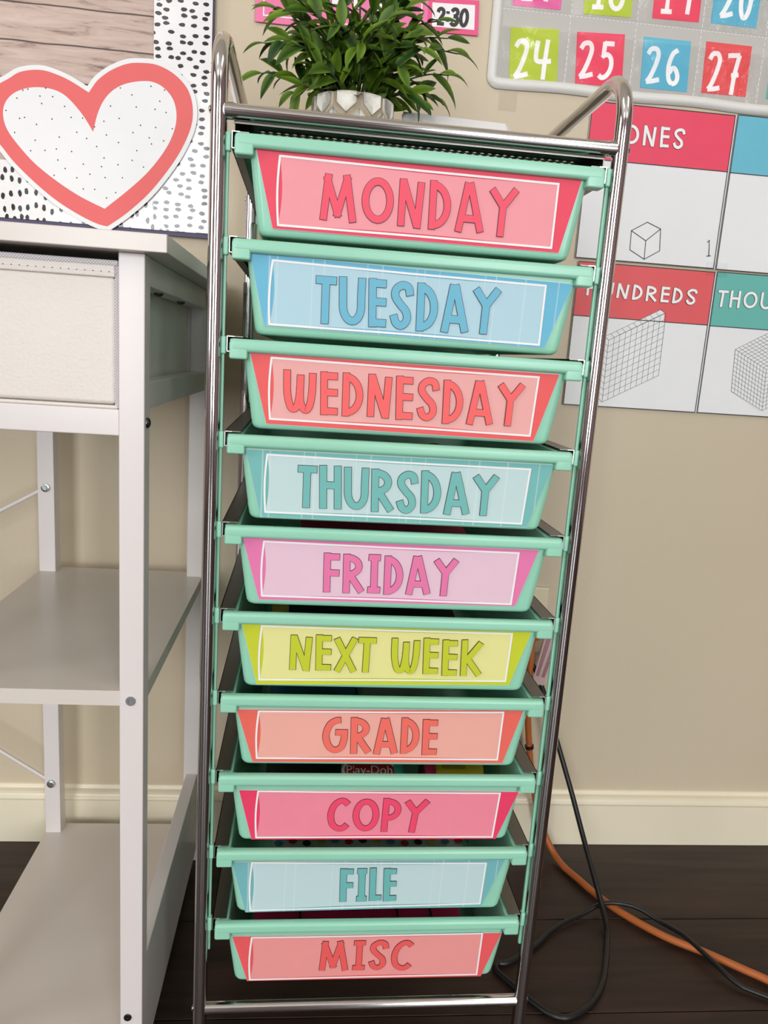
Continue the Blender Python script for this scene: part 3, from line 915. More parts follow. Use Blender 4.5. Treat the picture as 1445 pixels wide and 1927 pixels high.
# perforated top plate
mb = MB()
px0, px1, py0, py1, pz = .011, CW - .011, .004, CD - .004, RAIL_Z - .0062
hp = .0062
nx, ny = int((px1 - px0 - .03) / hp), int((py1 - py0 - .03) / hp)
hx0, hy0 = (px0 + px1) / 2 - nx * hp / 2, (py0 + py1) / 2 - ny * hp / 2
hx1, hy1 = hx0 + nx * hp, hy0 + ny * hp
for a, b_, c, d in ((px0, px1, py0, hy0), (px0, px1, hy1, py1), (px0, hx0, hy0, hy1), (hx1, px1, hy0, hy1)):
    mb.add([(a, c, pz), (b_, c, pz), (b_, d, pz), (a, d, pz)], [(0, 1, 2, 3)])
for i in range(nx):
    for j in range(ny):
        cx, cy, h = hx0 + (i + .5) * hp, hy0 + (j + .5) * hp, hp / 2
        outer = [(h, -h), (h, h), (-h, h), (-h, -h)]
        rr = .0019
        vs_ = [(cx + p[0], cy + p[1], pz) for p in outer]
        k = 8
        vs_ += [(cx + rr * math.cos(PI * 2 * q / k - PI / 4), cy + rr * math.sin(PI * 2 * q / k - PI / 4), pz) for q in range(k)]
        fs = []
        for q in range(4):
            fs.append((q, (q + 1) % 4, 4 + (2 * q + 2) % 8, 4 + 2 * q + 1))
            fs.append((q, 4 + 2 * q + 1, 4 + 2 * q))
        mb.add(vs_, fs)
        dz = .0005
        low = [(p[0], p[1], p[2] - dz) for p in vs_]
        mb.add(low, [f[::-1] for f in fs])
        mb.add(vs_[4:] + low[4:], [(q, (q + 1) % 8, (q + 1) % 8 + 8, q + 8) for q in range(8)])
for xa in (px0, px1):
    mb.box(xa - .0006, xa + .0006, py0, py1, pz - .008, pz)
mb.box(px0, px1, py0 - .001, py0, pz - .001, pz + .0030)
mb.box(px0, px1, py1, py1 + .001, pz - .002, pz + .0045)
mb.build('perforated_shelf', M_STEEL, cart, 'perforated metal top shelf')
SHELF_Z = pz

# channels, clip strips, drawers
X_IN = .0125                  # end of a drawer rim
for i in range(10):
    zt = LIP_TOP - PITCH * i
    for s in (0, 1):
        def xx(v):
            return v if s == 0 else CW - v
        mb = MB()
        xo, xi, t = .0098, .0225, .0007
        za, zb = zt + .0018, zt - .0105
        y0, y1 = -.001, CD + .004
        mb.box(min(xx(xo), xx(xo + t)), max(xx(xo), xx(xo + t)), y0, y1, zb, za)
        mb.box(min(xx(xo), xx(xi)), max(xx(xo), xx(xi)), y0, y1, za - t, za)
        mb.box(min(xx(xo), xx(xi - .006)), max(xx(xo), xx(xi - .006)), y0, y1, zb, zb + t)
        # bright cut end of the channel
        e = .0005
        mb.box(min(xx(xo), xx(xo + t)), max(xx(xo), xx(xo + t)), y0 - e, y0, zb, za, 1)
        mb.box(min(xx(xo), xx(xo + .006)), max(xx(xo), xx(xo + .006)), y0 - e, y0, za - t, za, 1)
        mb.box(min(xx(xo), xx(xo + .003)), max(xx(xo), xx(xo + .003)), y0 - e, y0, zb, zb + t, 1)
        mb.build('drawer_channel', [M_STEEL, M_STEEL_EDGE], cart)
for s in (0, 1):
    for yy in (0.0, CD):
        mb = MB()
        xa, xb = (TR - .0022, TR + .0016) if s == 0 else (CW - TR - .0016, CW - TR + .0022)
        mb.box(xa, xb, yy + .0016, yy + .0052, LIP_TOP - PITCH * 9 - .034, LIP_TOP + .002, 0, .0006, 1)
        for i in range(10):
            zc = LIP_TOP - PITCH * i - .005
            q = .0014
            mb.box(xa - (q if s else 0), xb + (0 if s else q), yy - .0010, yy + .0056, zc - .0075, zc + .0065, 1, .0014, 2)
        mb.build('clip_strip', [M_MINT, M_MINT], cart)


def rrect(x0, x1, y0, y1, r, z, n=5):
    pts = []
    for cx, cy, a in ((x1 - r, y0 + r, -90), (x1 - r, y1 - r, 0), (x0 + r, y1 - r, 90), (x0 + r, y0 + r, 180)):
        for k in range(n + 1):
            t = math.radians(a + 90 * k / n)
            pts.append((cx + r * math.cos(t), cy + r * math.sin(t), z))
    return pts


FACE_T, FACE_B = -.0025, .0025          # y of the drawer front at its top and foot
D_H = .0705


def face_y(x, dz):
    t = min(1.0, max(0.0, (-.0105 - dz) / .06))
    return FACE_T + (FACE_B - FACE_T) * t


def drawer_mesh():
    mb = MB()
    yb = CD - .012
    c = CW / 2
    rings = []
    # outer wall from the rim down, round the foot, then up the inside
    for z, ht, ya, yb_, r in ((-.002, .1325, -.0032, yb, .006), (-.030, .1292, -.0008, yb - .003, .006), (-.060, .1252, .0020, yb - .006, .006),
                              (-.0662, .1242, .0027, yb - .007, .006), (-.0688, .1228, .0036, yb - .008, .006), (-.0701, .1205, .0056, yb - .010, .005), (-D_H, .1175, .0085, yb - .013, .004)):
        rings.append(rrect(c - ht, c + ht, ya, yb_, r, z))
    outer_n = len(rings)
    for z, ht, ya, yb_, r in ((-D_H + .002, .114, .0110, yb - .015, .007), (-.064, .1215, .0052, yb - .009, .006), (-.030, .1272, .0012, yb - .005, .006), (-.0012, .1307, -.0012, yb - .002, .006)):
        rings.append(rrect(c - ht, c + ht, ya, yb_, r, z))
    k = len(rings[0])
    vs_ = [p for r_ in rings for p in r_]
    fs = []
    for i in range(len(rings) - 1):
        if i == outer_n - 1:
            continue
        for j in range(k):
            fs.append((i * k + j, i * k + (j + 1) % k, (i + 1) * k + (j + 1) % k, (i + 1) * k + j))
    fs = [f[::-1] for f in fs]
    mb.add(vs_, fs, 0, True)
    mb.add(rings[outer_n - 1], [tuple(range(k - 1, -1, -1))])
    mb.add(rings[outer_n], [tuple(range(k))])
    # rim: rolled front bar with deeper end tabs, flat side flanges, rear bar
    mb.box(X_IN, CW - X_IN, -.0085, .0005, -.0102, 0, 0, .0030, 3)
    for s in (0, 1):
        xa, xb = (X_IN, X_IN + .0142) if s == 0 else (CW - X_IN - .0142, CW - X_IN)
        mb.box(xa, xb, -.0083, .004, -.0158, -.002, 0, .0016, 2)
        xa, xb = (X_IN, c - .1305) if s == 0 else (c + .1305, CW - X_IN)
        mb.box(xa, xb, -.004, yb, -.0035, -.0003, 0, .0008, 1)
    mb.box(X_IN, CW - X_IN, yb - .003, yb + .006, -.008, 0, 0, .002, 2)
    return mb.mesh('drawer', M_MINT)


DM = drawer_mesh()
LABEL_COL = {     # border, panel, letters, streaks
    'MONDAY': ((236, 66, 92), (243, 152, 160), (243, 72, 98), 0),
    'TUESDAY': ((104, 184, 214), (178, 212, 224), (104, 182, 208), .22),
    'WEDNESDAY': ((240, 92, 92), (240, 172, 168), (250, 100, 98), 0),
    'THURSDAY': ((118, 186, 182), (196, 220, 220), (114, 186, 180), .22),
    'FRIDAY': ((234, 122, 174), (234, 197, 213), (236, 120, 170), 0),
    'NEXT_WEEK': ((202, 210, 44), (233, 229, 150), (198, 208, 44), 0),
    'GRADE': ((238, 106, 92), (242, 174, 160), (244, 112, 98), 0),
    'COPY': ((238, 62, 102), (243, 138, 158), (242, 74, 108), 0),
    'FILE': ((118, 184, 188), (194, 218, 220), (110, 184, 180), .22),
    'MISC': ((238, 92, 94), (240, 154, 150), (240, 94, 92), 0),
}
M_FRAMELINE = mat('white_print', (246, 243, 242), .5)
M_LETOUT = mat('dark_outline_print', (74, 40, 52), .5)
for i, (word, (outer, frame, tq)) in enumerate(LABELS.items()):
    zt = LIP_TOP - PITCH * i
    words = word.replace('_', ' ')
    colour_name = ('hot pink', 'sky blue', 'coral red', 'teal', 'orchid pink', 'lime yellow', 'salmon orange', 'deep pink', 'pale teal', 'light coral')[i]
    d = bpy.data.objects.new('drawer', DM)
    COL.objects.link(d)
    d.parent = cart
    d.location = (0, (0, 0, 0, 0, -.0005, 0, .0005, -.0005, 0, 0)[i], zt)
    d['label'] = 'mint plastic drawer with %s %s label' % (colour_name, words)
    cb, cp, cl, streak = LABEL_COL[word]
    mats = [print_paper('print_border_' + word.lower(), cb, streak), print_paper('print_panel_' + word.lower(), cp, streak * .6), M_FRAMELINE, M_WHITE_PAPER]
    base = -.0007
    mb = MB()
    # the card, gridded across so that it follows the front
    mb.poly(outer, base, 0, face_y)
    g = .0004
    edge = [bilerp(outer, a, b_) for a, b_ in ((-.0012, 1.006), (1.0012, 1.006), (1.0012, -.006), (-.0012, -.006))]
    mb.poly(edge, base + g, 3, face_y)
    F = lambda u, v: bilerp(frame, u, v)
    panel = [F(u / 10, 1 - .055 * math.sin(PI * u / 10) * (.5 + u / 20)) for u in range(0, 11)]
    panel += [F(1, 0)]
    panel += [F(1 - u / 10, .045 * math.sin(PI * u / 10)) for u in range(1, 11)]
    panel += [F(.011 * math.sin(PI * k / 8), k / 8) for k in range(1, 8)]
    mb.poly(panel, base - .00025, 1, face_y)
    line = [F(0, 1), F(.5, .99), F(1, 1), F(1.0, .5), F(1, 0), F(.5, .008), F(0, 0)]
    mb.ribbon(line, .0016, base - .0005, 2, False, 0, face_y)
    mb.ribbon([F(-.006 * math.sin(PI * k / 10), k / 10) for k in range(11)], .0016, base - .00053, 2, False, .0006, face_y)
    mb.build('label_card', mats, d, '%s paper label with a white drawn frame' % colour_name)
    mb = MB()
    hgt = abs(tq[0][1] - tq[3][1])
    lettering(mb, words, tq, hgt * .155, base - .0006, 0, 1, .00042, face_y, .05, .02, i + 3)
    mb.build('lettering', [mat('print_letters_' + word.lower(), cl, .5), M_LETOUT], d, 'hand drawn letters %s' % words)

# casters under the posts
M_WHEEL = mat('caster_wheel', (40, 40, 42), .5)
for x0 in (0, CW):
    for yy in (0, CD):
        mb = MB()
        mb.tube([(x0, yy, .066), (x0, yy, .046)], .0045, 12, 1)
        for s in (-1, 1):
            mb.box(x0 + s * .0085 - .0012, x0 + s * .0085 + .0012, yy - .004, yy + .016, .018, .047, 1, .001, 1)
        mb.box(x0 - .0095, x0 + .0095, yy - .006, yy + .012, .043, .048, 1, .001, 1)
        mb.lathe([(.0, -.0065), (.018, -.0065), (.021, -.004), (.021, .004), (.018, .0065), (.0, .0065)], (x0, yy + .008, .021), 24, 0, 'X')
        mb.build('caster', [M_WHEEL, M_STEEL], cart)

# ------------------------------------------------------------------ desk with side shelves
desk = thing('desk', 'white desk with open side shelves and slim square legs', 'desk', (-.165, .18, 0))
DX, DY = .165, -.18


def dbox(name, x0, x1, y0, y1, z0, z1, m=M_DESK, bevel=.001, parent=None, label=None):
    q = MB()
    q.box(x0 + DX, x1 + DX, y0 + DY, y1 + DY, z0, z1, 0, bevel, 2)
    return q.build(name, m, parent or desk, label)


LX = [(-.073, -.053), (-.256, -.236), (-.93, -.91)]
for a, b_ in LX:
    dbox('leg', a, b_, 0, .020, 0, .7705)
    dbox('leg', a, b_, .345, .365, 0, .7705)
dbox('desktop', -.96, -.034, -.014, .374, .7705, .784, M_DESK_TOP, .0008)
outl = [(-.236, .001), (-.073, .001), (-.073, .020), (-.0535, .020), (-.0535, .366), (-.256, .366), (-.256, .020), (-.236, .020)]
q = MB()
nn = len(outl)
q.add([(p[0] + DX, p[1] + DY, .4125) for p in outl], [tuple(range(nn))])
q.add([(p[0] + DX, p[1] + DY, .3990) for p in outl], [tuple(range(nn - 1, -1, -1))])
q.add([(p[0] + DX, p[1] + DY, z) for z in (.399, .4125) for p in outl], [(i, (i + 1) % nn, (i + 1) % nn + nn, i + nn) for i in range(nn)])
q.build('shelf', M_DESK_TOP, desk)
dbox('shelf', -.256, -.0705, .0205, .366, .029, .043, M_DESK_TOP, .0006)
dbox('side_board', -.0695, -.0545, .0202, .345, .018, .133, M_DESK, .0008)
dbox('front_rail', -.236, -.073, .002, .020, .630, .651)
dbox('front_rail', -.91, -.256, .002, .020, .750, .7705)
dbox('back_rail', -.236, -.073, .346, .364, .651, .673)
dbox('back_panel', -.236, -.073, .3465, .3500, .673, .7705, M_DESK, .0004)  # added panel that keeps the gap behind the bin dark
dbox('side_rail', -.0725, -.0545, .020, .345, .651, .673)
dbox('side_rail', -.0725, -.0545, .020, .345, .748, .7705)
dbox('side_rail', -.2555, -.2375, .020, .345, .651, .673)
dbox('side_rail', -.2555, -.2375, .020, .345, .748, .7705)
dbox('back_rail', -.91, -.256, .346, .364, .748, .7705)


def bolt(x, y, z, d, r=.0042, m=M_BOLT, nut=False, dome=False):
    q = MB()
    P_ = [(0, .0004), (r * .45, .0004), (r * .5, .0012), (r * .95, .0012), (r, .0009), (r, -.0005)]
    ax_, s = d
    if dome:
        P_ = [(0, .0030), (r * .45, .0028), (r * .8, .0020), (r, .0006), (r, -.0005)]
    if nut:
        P_ = [(0, .0045), (r * .5, .0045), (r * .55, .0030), (r * .62, .0030), (r, .0024), (r, -.0005)]
    q.lathe([(p[0], p[1] * s) for p in P_], (x + DX, y + DY, z), 18, 0, ax_, dome)
    return q.build('bolt', m, desk, 'round metal bolt head')


bolt(-.0635, 0, .404, ('Y', -1))
bolt(-.0660, 0, .086, ('Y', -1), .0036, M_BOLT_DARK)
bolt(-.053, .009, .641, ('X', 1), .0044, M_BOLT_DARK, False, True)
bolt(-.246, .345, .520, ('Y', -1), .0052, M_BOLT, True)
bolt(-.247, .345, .116, ('Y', -1), .0052, M_BOLT, True)
bolt(-.0625, .10, .748, ('Z', -1), .0044, M_BOLT_DARK, False, True)
bolt(-.0625, .215, .748, ('Z', -1), .0044, M_BOLT_DARK, False, True)
for za, zb in ((.520, .130), (.116, .576)):
    q = MB()
    q.tube([(-.246 + DX, .3475 + DY, za), (-.915 + DX, .3475 + DY, zb)], .0026, 10)
    q.build('brace_rod', M_DESK, desk)

# fabric bin in the desk's top bay
M_LEATHER = mat('white_leatherette', (227, 218, 210), .48, bump=.45, bscale=420, vary=.02, vscale=8)
M_TRIMMESH = mesh_weave_material('mesh_binding', (232, 228, 226), (176, 170, 176), 620)
bin_ = thing('storage_bin', 'white leatherette storage bin with stitched top edge under the desktop', 'storage bin', (-.155, .17, .651))
BX, BY, BZ = .155, -.17, -.651


def bbox(name, x0, x1, y0, y1, z0, z1, m, bevel=.001, seg=2, label=None):
    q = MB()
    q.box(x0 + BX, x1 + BX, y0 + BY, y1 + BY, z0 + BZ, z1 + BZ, 0, bevel, seg)
    return q.build(name, m, bin_, label)


bbox('front_panel', -.2345, -.0765, .0045, .012, .6545, .7520, M_LEATHER, .0035, 4)
bbox('side_panel', -.0795, -.0755, .012, .337, .6515, .7615, M_LEATHER, .001)
bbox('side_panel', -.2355, -.2315, .012, .337, .6515, .7615, M_LEATHER, .001)
bbox('back_panel', -.2315, -.0795, .333, .337, .6515, .7615, M_LEATHER, .001)
bbox('bottom_panel', -.2315, -.0795, .012, .333, .6512, .6545, M_LEATHER, .001)
bbox('top_band', -.2345, -.0765, .0035, .0125, .7515, .7605, M_LEATHER, .0012, 2)
bbox('binding', -.2345, -.0740, .0040, .0130, .7600, .7645, M_TRIMMESH, .0012, 2, 'woven mesh binding')
bbox('binding', -.0772, -.0733, .0050, .0130, .6512, .7640, M_TRIMMESH, .0012, 2, 'woven mesh binding')
bbox('bottom_piping', -.2345, -.0745, .0035, .0100, .6510, .6538, M_LEATHER, .0012, 2)
q = MB()
for k in range(26):
    x = -.2310 + k * .0060
    q.box(x + BX, x + .0009 + BX, .0032 + BY, .0036 + BY, .7552 + BZ, .7558 + BZ, 1)
    q.tube([(x + .001 + BX, .0034 + BY, .7555 + BZ), (x + .0056 + BX, .0034 + BY, .7554 + BZ)], .00028, 5)
q.build('stitching', [M_FRAMELINE, M_INK], bin_, 'row of white stitches with dark needle holes')

# ------------------------------------------------------------------ bulletin board
BO_X1, BO_Z0, BO_Z1, BO_X0 = -.0585, .8355, 1.55, -1.3
PLANK_OFF = 0.0
board = thing('bulletin_board', 'bulletin board covered with weathered plank paper and black dashed border', 'bulletin board', (-.6, .399, BO_Z0))
OX, OY, OZ = .6, -.399, -BO_Z0
M_PURPLE = mat('purple_board_edge', (74, 66, 100), .5)
M_DASH_V = dash_material('dashes_across', 70, 112, 0)
M_DASH_H = dash_material('dashes_upright', 108, 68, 0)
PLANK_OFF = -.204
M_PLANK = board_paper_material()
q = MB()
q.box(BO_X0 + OX, BO_X1 + OX, .391 + OY, .3995 + OY, 0, BO_Z1 + OZ, 0)
q.build('backing_board', M_PURPLE, board, 'purple edge of the board')
q = MB()
q.box(BO_X0 + .004 + OX, -.120 + OX, .3905 + OY, .3912 + OY, .065, BO_Z1 - .004 + OZ, 0)
q.build('plank_paper', M_PLANK, board, 'printed weathered wood plank paper')


def wavy_strip(x0, x1, z0, z1, y, amp, seed, along):
    r_ = random.Random(seed)
    q_ = MB()
    ph = r_.uniform(0, 6)
    n_ = 60
    vs_, fs = [], []
    for k in range(n_ + 1):
        t = k / n_
        for e in (0, 1):
            yy = y + amp * math.sin(t * 11 + ph + e * 1.3) - amp
            if along == 'z':
                vs_.append((x0 if e == 0 else x1, yy, z0 + (z1 - z0) * t))
            else:
                vs_.append((x0 + (x1 - x0) * t, yy, z0 if e == 0 else z1))
    for k in range(n_):
        a, b_, c_, d_ = 2 * k, 2 * k + 1, 2 * k + 3, 2 * k + 2
        fs.append((a, b_, c_, d_) if along == 'z' else (a, d_, c_, b_))
    q_.add(vs_, fs, 0, True)
    return q_


q = wavy_strip(BO_X0 + .004 + OX, -.075 + OX, .005, .0705, .3900 + OY, .0006, 3, 'x')
q.build('border_strip', M_DASH_H, board, 'white border paper with upright black dashes')
q = wavy_strip(-.127 + OX, BO_X1 - .0015 + OX, .0055, BO_Z1 - .004 + OZ, .3893 + OY, .0008, 8, 'z')
q.build('border_strip', M_DASH_V, board, 'white border paper with level black dashes')


def centroid(pts):
    return (sum(p[0] for p in pts) / len(pts), sum(p[1] for p in pts) / len(pts))


def inset(pts, d):
    """move every point of a closed outline inwards by d"""
    n_ = len(pts)
    area = sum(pts[i][0] * pts[(i + 1) % n_][1] - pts[(i + 1) % n_][0] * pts[i][1] for i in range(n_))
    s = 1 if area > 0 else -1
    out = []
    for i in range(n_):
        a = Vector(pts[i]) - Vector(pts[i - 1])
        b_ = Vector(pts[(i + 1) % n_]) - Vector(pts[i])
        a.normalize()
        b_.normalize()
        t = Vector((-a.y - b_.y, a.x + b_.x))
        t.normalize()
        k = max(.45, t.dot(Vector((-a.y, a.x))))
        out.append(tuple(Vector(pts[i]) + t * s * min(d / k, d * 2)))
    return out


def tri_fill(mb_, pts, y, m):
    """fill a concave outline with triangles, facing -Y"""
    bm = bmesh.new()
    vs_ = [bm.verts.new((p[0], y, p[1])) for p in pts]
    f = bm.faces.new(vs_)
    bmesh.ops.triangulate(bm, faces=[f])
    bm.normal_update()
    for f in bm.faces:
        if f.normal.y > 0:
            f.normal_flip()
    mb_.from_bm(bm, m, False)


def half_smooth(pts, corners, sub=4):
    """smooth the outline between its corner points"""
    out = []
    n_ = len(pts)
    cs = sorted(corners)
    for a, b_ in zip(cs, cs[1:] + [cs[0] + n_]):
        seg = [pts[k % n_] for k in range(a, b_ + 1)]
        out += smooth_path(seg, sub)[:-1]
    return out


H_OUT = half_smooth([tuple(p) for p in HEART], [0, 15])
H_IN = half_smooth([tuple(p) for p in HEART_IN], [0, 14])
H_BAND = inset(H_OUT, .0052)


def heart(name, label, colour, dx, dz, y, speckle):
    c = centroid(H_OUT)
    q_ = MB()
    L_ = lambda pts: [(p[0] - c[0], p[1] - c[1]) for p in pts]
    bm_pts = L_(H_OUT)
    q_.slab(bm_pts, 0, .0011, 0)
    q_.f.pop(0); q_.mi.pop(0); q_.sm.pop(0)
    q_.f.pop(0); q_.mi.pop(0); q_.sm.pop(0)
    tri_fill(q_, bm_pts, 0, 0)
    tri_fill(q_, L_(H_BAND), -.0002, 1)
    tri_fill(q_, L_(H_IN), -.0004, 2)
    if speckle:
        for p in L_(HEART_DOTS):
            k = 7
            q_.poly([(p[0] + .00085 * math.cos(2 * PI * a / k), p[1] + .00085 * math.sin(2 * PI * a / k)) for a in range(k)], -.0006, 3)
    o = q_.build(name, [M_WHITE_PAPER, colour, M_WHITE_PAPER, M_INK], None, None, (c[0] + dx, y, c[1] + dz))
    return tag(o, label, 'paper heart')


heart('heart_cutout', 'coral red bordered paper heart with a speckled white middle', mat('coral_print', (228, 100, 99), .55, vary=.015, vscale=40), 0, 0, .3855, True)
heart('heart_cutout', 'blue bordered paper heart half behind the coral heart', mat('blue_print', (96, 180, 206), .55), -.2235, .0015, .3875, False)

# ------------------------------------------------------------------ place value posters
WALL_Y = R_['y1']
POSTER_COL = dict(ones=(236, 68, 98), tens=(104, 186, 208), hundreds=(226, 88, 92), thousands=(100, 182, 172))


def poster(kind, label, x0, x1, z0, z1, zh, y):
    c = ((x0 + x1) / 2, (z0 + z1) / 2)
    q_ = MB()
    A = lambda x, z: (x - c[0], z - c[1])
    q_.box(x0 - c[0], x1 - c[0], 0, .0009, z0 - c[1], z1 - c[1], 0)
    q_.poly([A(x0 + .0008, zh), A(x1 - .0022, zh), A(x1 - .0022, z1 - .0008), A(x0 + .0008, z1 - .0008)], -.0002, 1)
    lw = .0011
    q_.ribbon([A(x0 + .0006, z0 + .0006), A(x1 - .0020, z0 + .0006), A(x1 - .0020, z1 - .0006), A(x0 + .0006, z1 - .0006)], lw, -.0004, 2, True)
    q_.ribbon([A(x0, zh), A(x1 - .002, zh)], lw, -.0004, 2)
    return q_, A, c, label, y


def finish_poster(q_, c, label, y, kind):
    o = q_.build('place_value_poster', [M_WHITE_PAPER, print_paper('poster_' + kind, POSTER_COL[kind]), M_INK, M_LINE, M_FRAMELINE], None, None, (c[0], y, c[1]))
    return tag(o, label, 'poster')


def quadA(A, q4):
    return [A(*p) for p in q4]


def grid_lines(q_, A, o, u, v, nu, nv, w, y, m):
    P_ = lambda a, b_: A(o[0] + u[0] * a + v[0] * b_, o[1] + u[1] * a + v[1] * b_)
    for k in range(nu + 1):
        q_.ribbon([P_(k / nu, 0), P_(k / nu, 1)], w, y, m)
    for k in range(nv + 1):
        q_.ribbon([P_(0, k / nv), P_(1, k / nv)], w, y, m)


def sub2(a, b_):
    return (a[0] - b_[0], a[1] - b_[1])


PX0, PXM, PX1 = .4095, .6005, .792
q, A, c, lb, y = poster('ones', 'ONES poster with pink header and a single drawn cube', PX0, PXM, .8490, 1.0380, .9700, WALL_Y - .0036)
lettering(q, 'ONES', quadA(A, T_ONES), .0036, -.0005, 4, 2, .0004, None, .08, .015, 4)
top, tr, br, bot, bl, tl, mid = [A(*p) for p in CUBE1]
for seg in ([top, tr, br, bot, bl, tl], ):
    q.ribbon(seg, .0009, -.0005, 2, True)
for seg in ([tl, mid], [mid, tr], [mid, bot]):
    q.ribbon(seg, .0009, -.0005, 2)
lettering(q, '1', quadA(A, T_1), .0012, -.0005, 2)
finish_poster(q, c, lb, y, 'ones')

q, A, c, lb, y = poster('tens', 'TENS poster with sky blue header beside the ONES poster', PXM + .0015, PX1, .8485, 1.0395, .9695, WALL_Y - .0032)
lettering(q, 'TENS', [A(.662, 1.0165), A(.742, 1.0170), A(.742, .9925), A(.662, .9920)], .0036, -.0005, 4, 2, .0004, None, .08, .015, 5)
grid_lines(q, A, (.690, .862), (.010, 0), (0, .095), 1, 10, .0006, -.0005, 2)
finish_poster(q, c, lb, y, 'tens')

q, A, c, lb, y = poster('hundreds', 'HUNDREDS poster with red header and a flat of a hundred squares', .4145, .6035, .6590, .8455, .7765, WALL_Y - .0040)
lettering(q, 'HUNDREDS', quadA(A, T_HUND), .0033, -.0005, 4, 2, .0004, None, .06, .015, 6)
f0, f1, f2, f3, b0, b1, b3 = FLAT
q.poly([A(*p) for p in (f3, f2, f1, b1, b0, b3)], -.0004, 0)
grid_lines(q, A, f3, sub2(f2, f3), sub2(f0, f3), 10, 10, .00045, -.0006, 3)
grid_lines(q, A, f0, sub2(f1, f0), sub2(b0, f0), 10, 1, .00045, -.0006, 3)
grid_lines(q, A, f3, sub2(b3, f3), sub2(f0, f3), 1, 10, .00045, -.0006, 3)
finish_poster(q, c, lb, y, 'hundreds')

q, A, c, lb, y = poster('thousands', 'THOUSANDS poster with teal header and a big gridded cube', .6045, .795, .6590, .8465, .7760, WALL_Y - .0034)
lettering(q, 'THOUSANDS', [A(.6100, .8235), A(.7880, .8270), A(.7880, .8035), A(.6103, .8012)], .0033, -.0005, 4, 2, .0004, None, .06, .015, 7)
t_tl, t_bl, t_bot, t_mid, _ = THOU
uu = sub2(t_mid, t_tl)
dn = sub2(t_bl, t_tl)
vv = (.0480, .0275)
q.poly([A(*p) for p in (t_tl, t_bl, t_bot, (t_bot[0] + vv[0], t_bot[1] + vv[1]), (t_mid[0] + vv[0], t_mid[1] + vv[1]), (t_tl[0] + vv[0], t_tl[1] + vv[1]))], -.0004, 0)
grid_lines(q, A, t_tl, uu, dn, 10, 10, .00045, -.0006, 3)
grid_lines(q, A, t_tl, uu, vv, 10, 10, .00045, -.0006, 3)
grid_lines(q, A, t_mid, vv, dn, 10, 10, .00045, -.0006, 3)
finish_poster(q, c, lb, y, 'thousands')

# clear tape across the joints of the posters and under the calendar
M_TAPE = vinyl_material()
for (x0, x1, z0, z1, yy, lb) in ((.588, .618, .8405, .8575, .3955, 'short clear tape strip joining the four posters'), (.2905, .3130, 1.018, 1.043, .3990, 'yellowed clear tape strip on the wall below the calendar')):
    q = MB()
    q.box(-(x1 - x0) / 2, (x1 - x0) / 2, -.0004, .0002, -(z1 - z0) / 2, (z1 - z0) / 2)
    tag(q.build('tape_strip', M_TAPE, None, None, ((x0 + x1) / 2, yy, (z0 + z1) / 2)), lb, 'tape')

# ------------------------------------------------------------------ schedule cards
q = MB()
x0, x1, z0, z1 = -.0115, .1945, 1.0865, 1.165
c = ((x0 + x1) / 2, (z0 + z1) / 2)
A = lambda x, z: (x - c[0], z - c[1])
q.box(x0 - c[0], x1 - c[0], 0, .001, z0 - c[1], z1 - c[1], 0)
q.ribbon([A(x0 + .010, z0 + .0075), A(x1 - .008, z0 + .0075), A(x1 - .008, z1 - .007), A(x0 + .010, z1 - .007)], .0014, -.0003, 1, True)
xs = x0 + .042
for k in range(5):                                     # white outlined letters, only their feet show
    q.ribbon([A(xs + k * .026, 1.111), A(xs + k * .026, 1.150)], .0095, -.0003, 2)
    q.ribbon([A(xs + k * .026, 1.112), A(xs + k * .026, 1.149)], .0080, -.0005, 1)
o = q.build('schedule_card', [mat('pink_card', (238, 122, 168), .55, vary=.015, vscale=30), M_FRAMELINE, M_INK], None, None, (c[0], WALL_Y - .004, c[1]))
tag(o, 'wide pink schedule card on the wall behind the plant', 'card')
q = MB()
quad = [(.194, 1.1325), (.2565, 1.1350), (.2575, 1.0965), (.1955, 1.0960)]
quad = [(.1935, 1.1330), (.2560, 1.1360), (.2580, 1.0975), (.1955, 1.0965)]
c = centroid(quad)
A = lambda p: (p[0] - c[0], p[1] - c[1])
q.slab([A(p) for p in quad], 0, .001, 0)
inn = [bilerp(quad, a, b_) for a, b_ in ((.085, .86), (.92, .86), (.92, .15), (.085, .15))]
q.poly([A(p) for p in inn], -.0003, 1)
lettering(q, '2:30', [A(p) for p in T_230], .0042, -.0005, 2, None, 0, None, .02)
o = q.build('time_card', [mat('hot_pink_card', (236, 86, 136), .55), M_FRAMELINE, M_INK], None, None, (c[0], WALL_Y - .003, c[1]))
tag(o, 'small pink framed card reading 2:30', 'card')

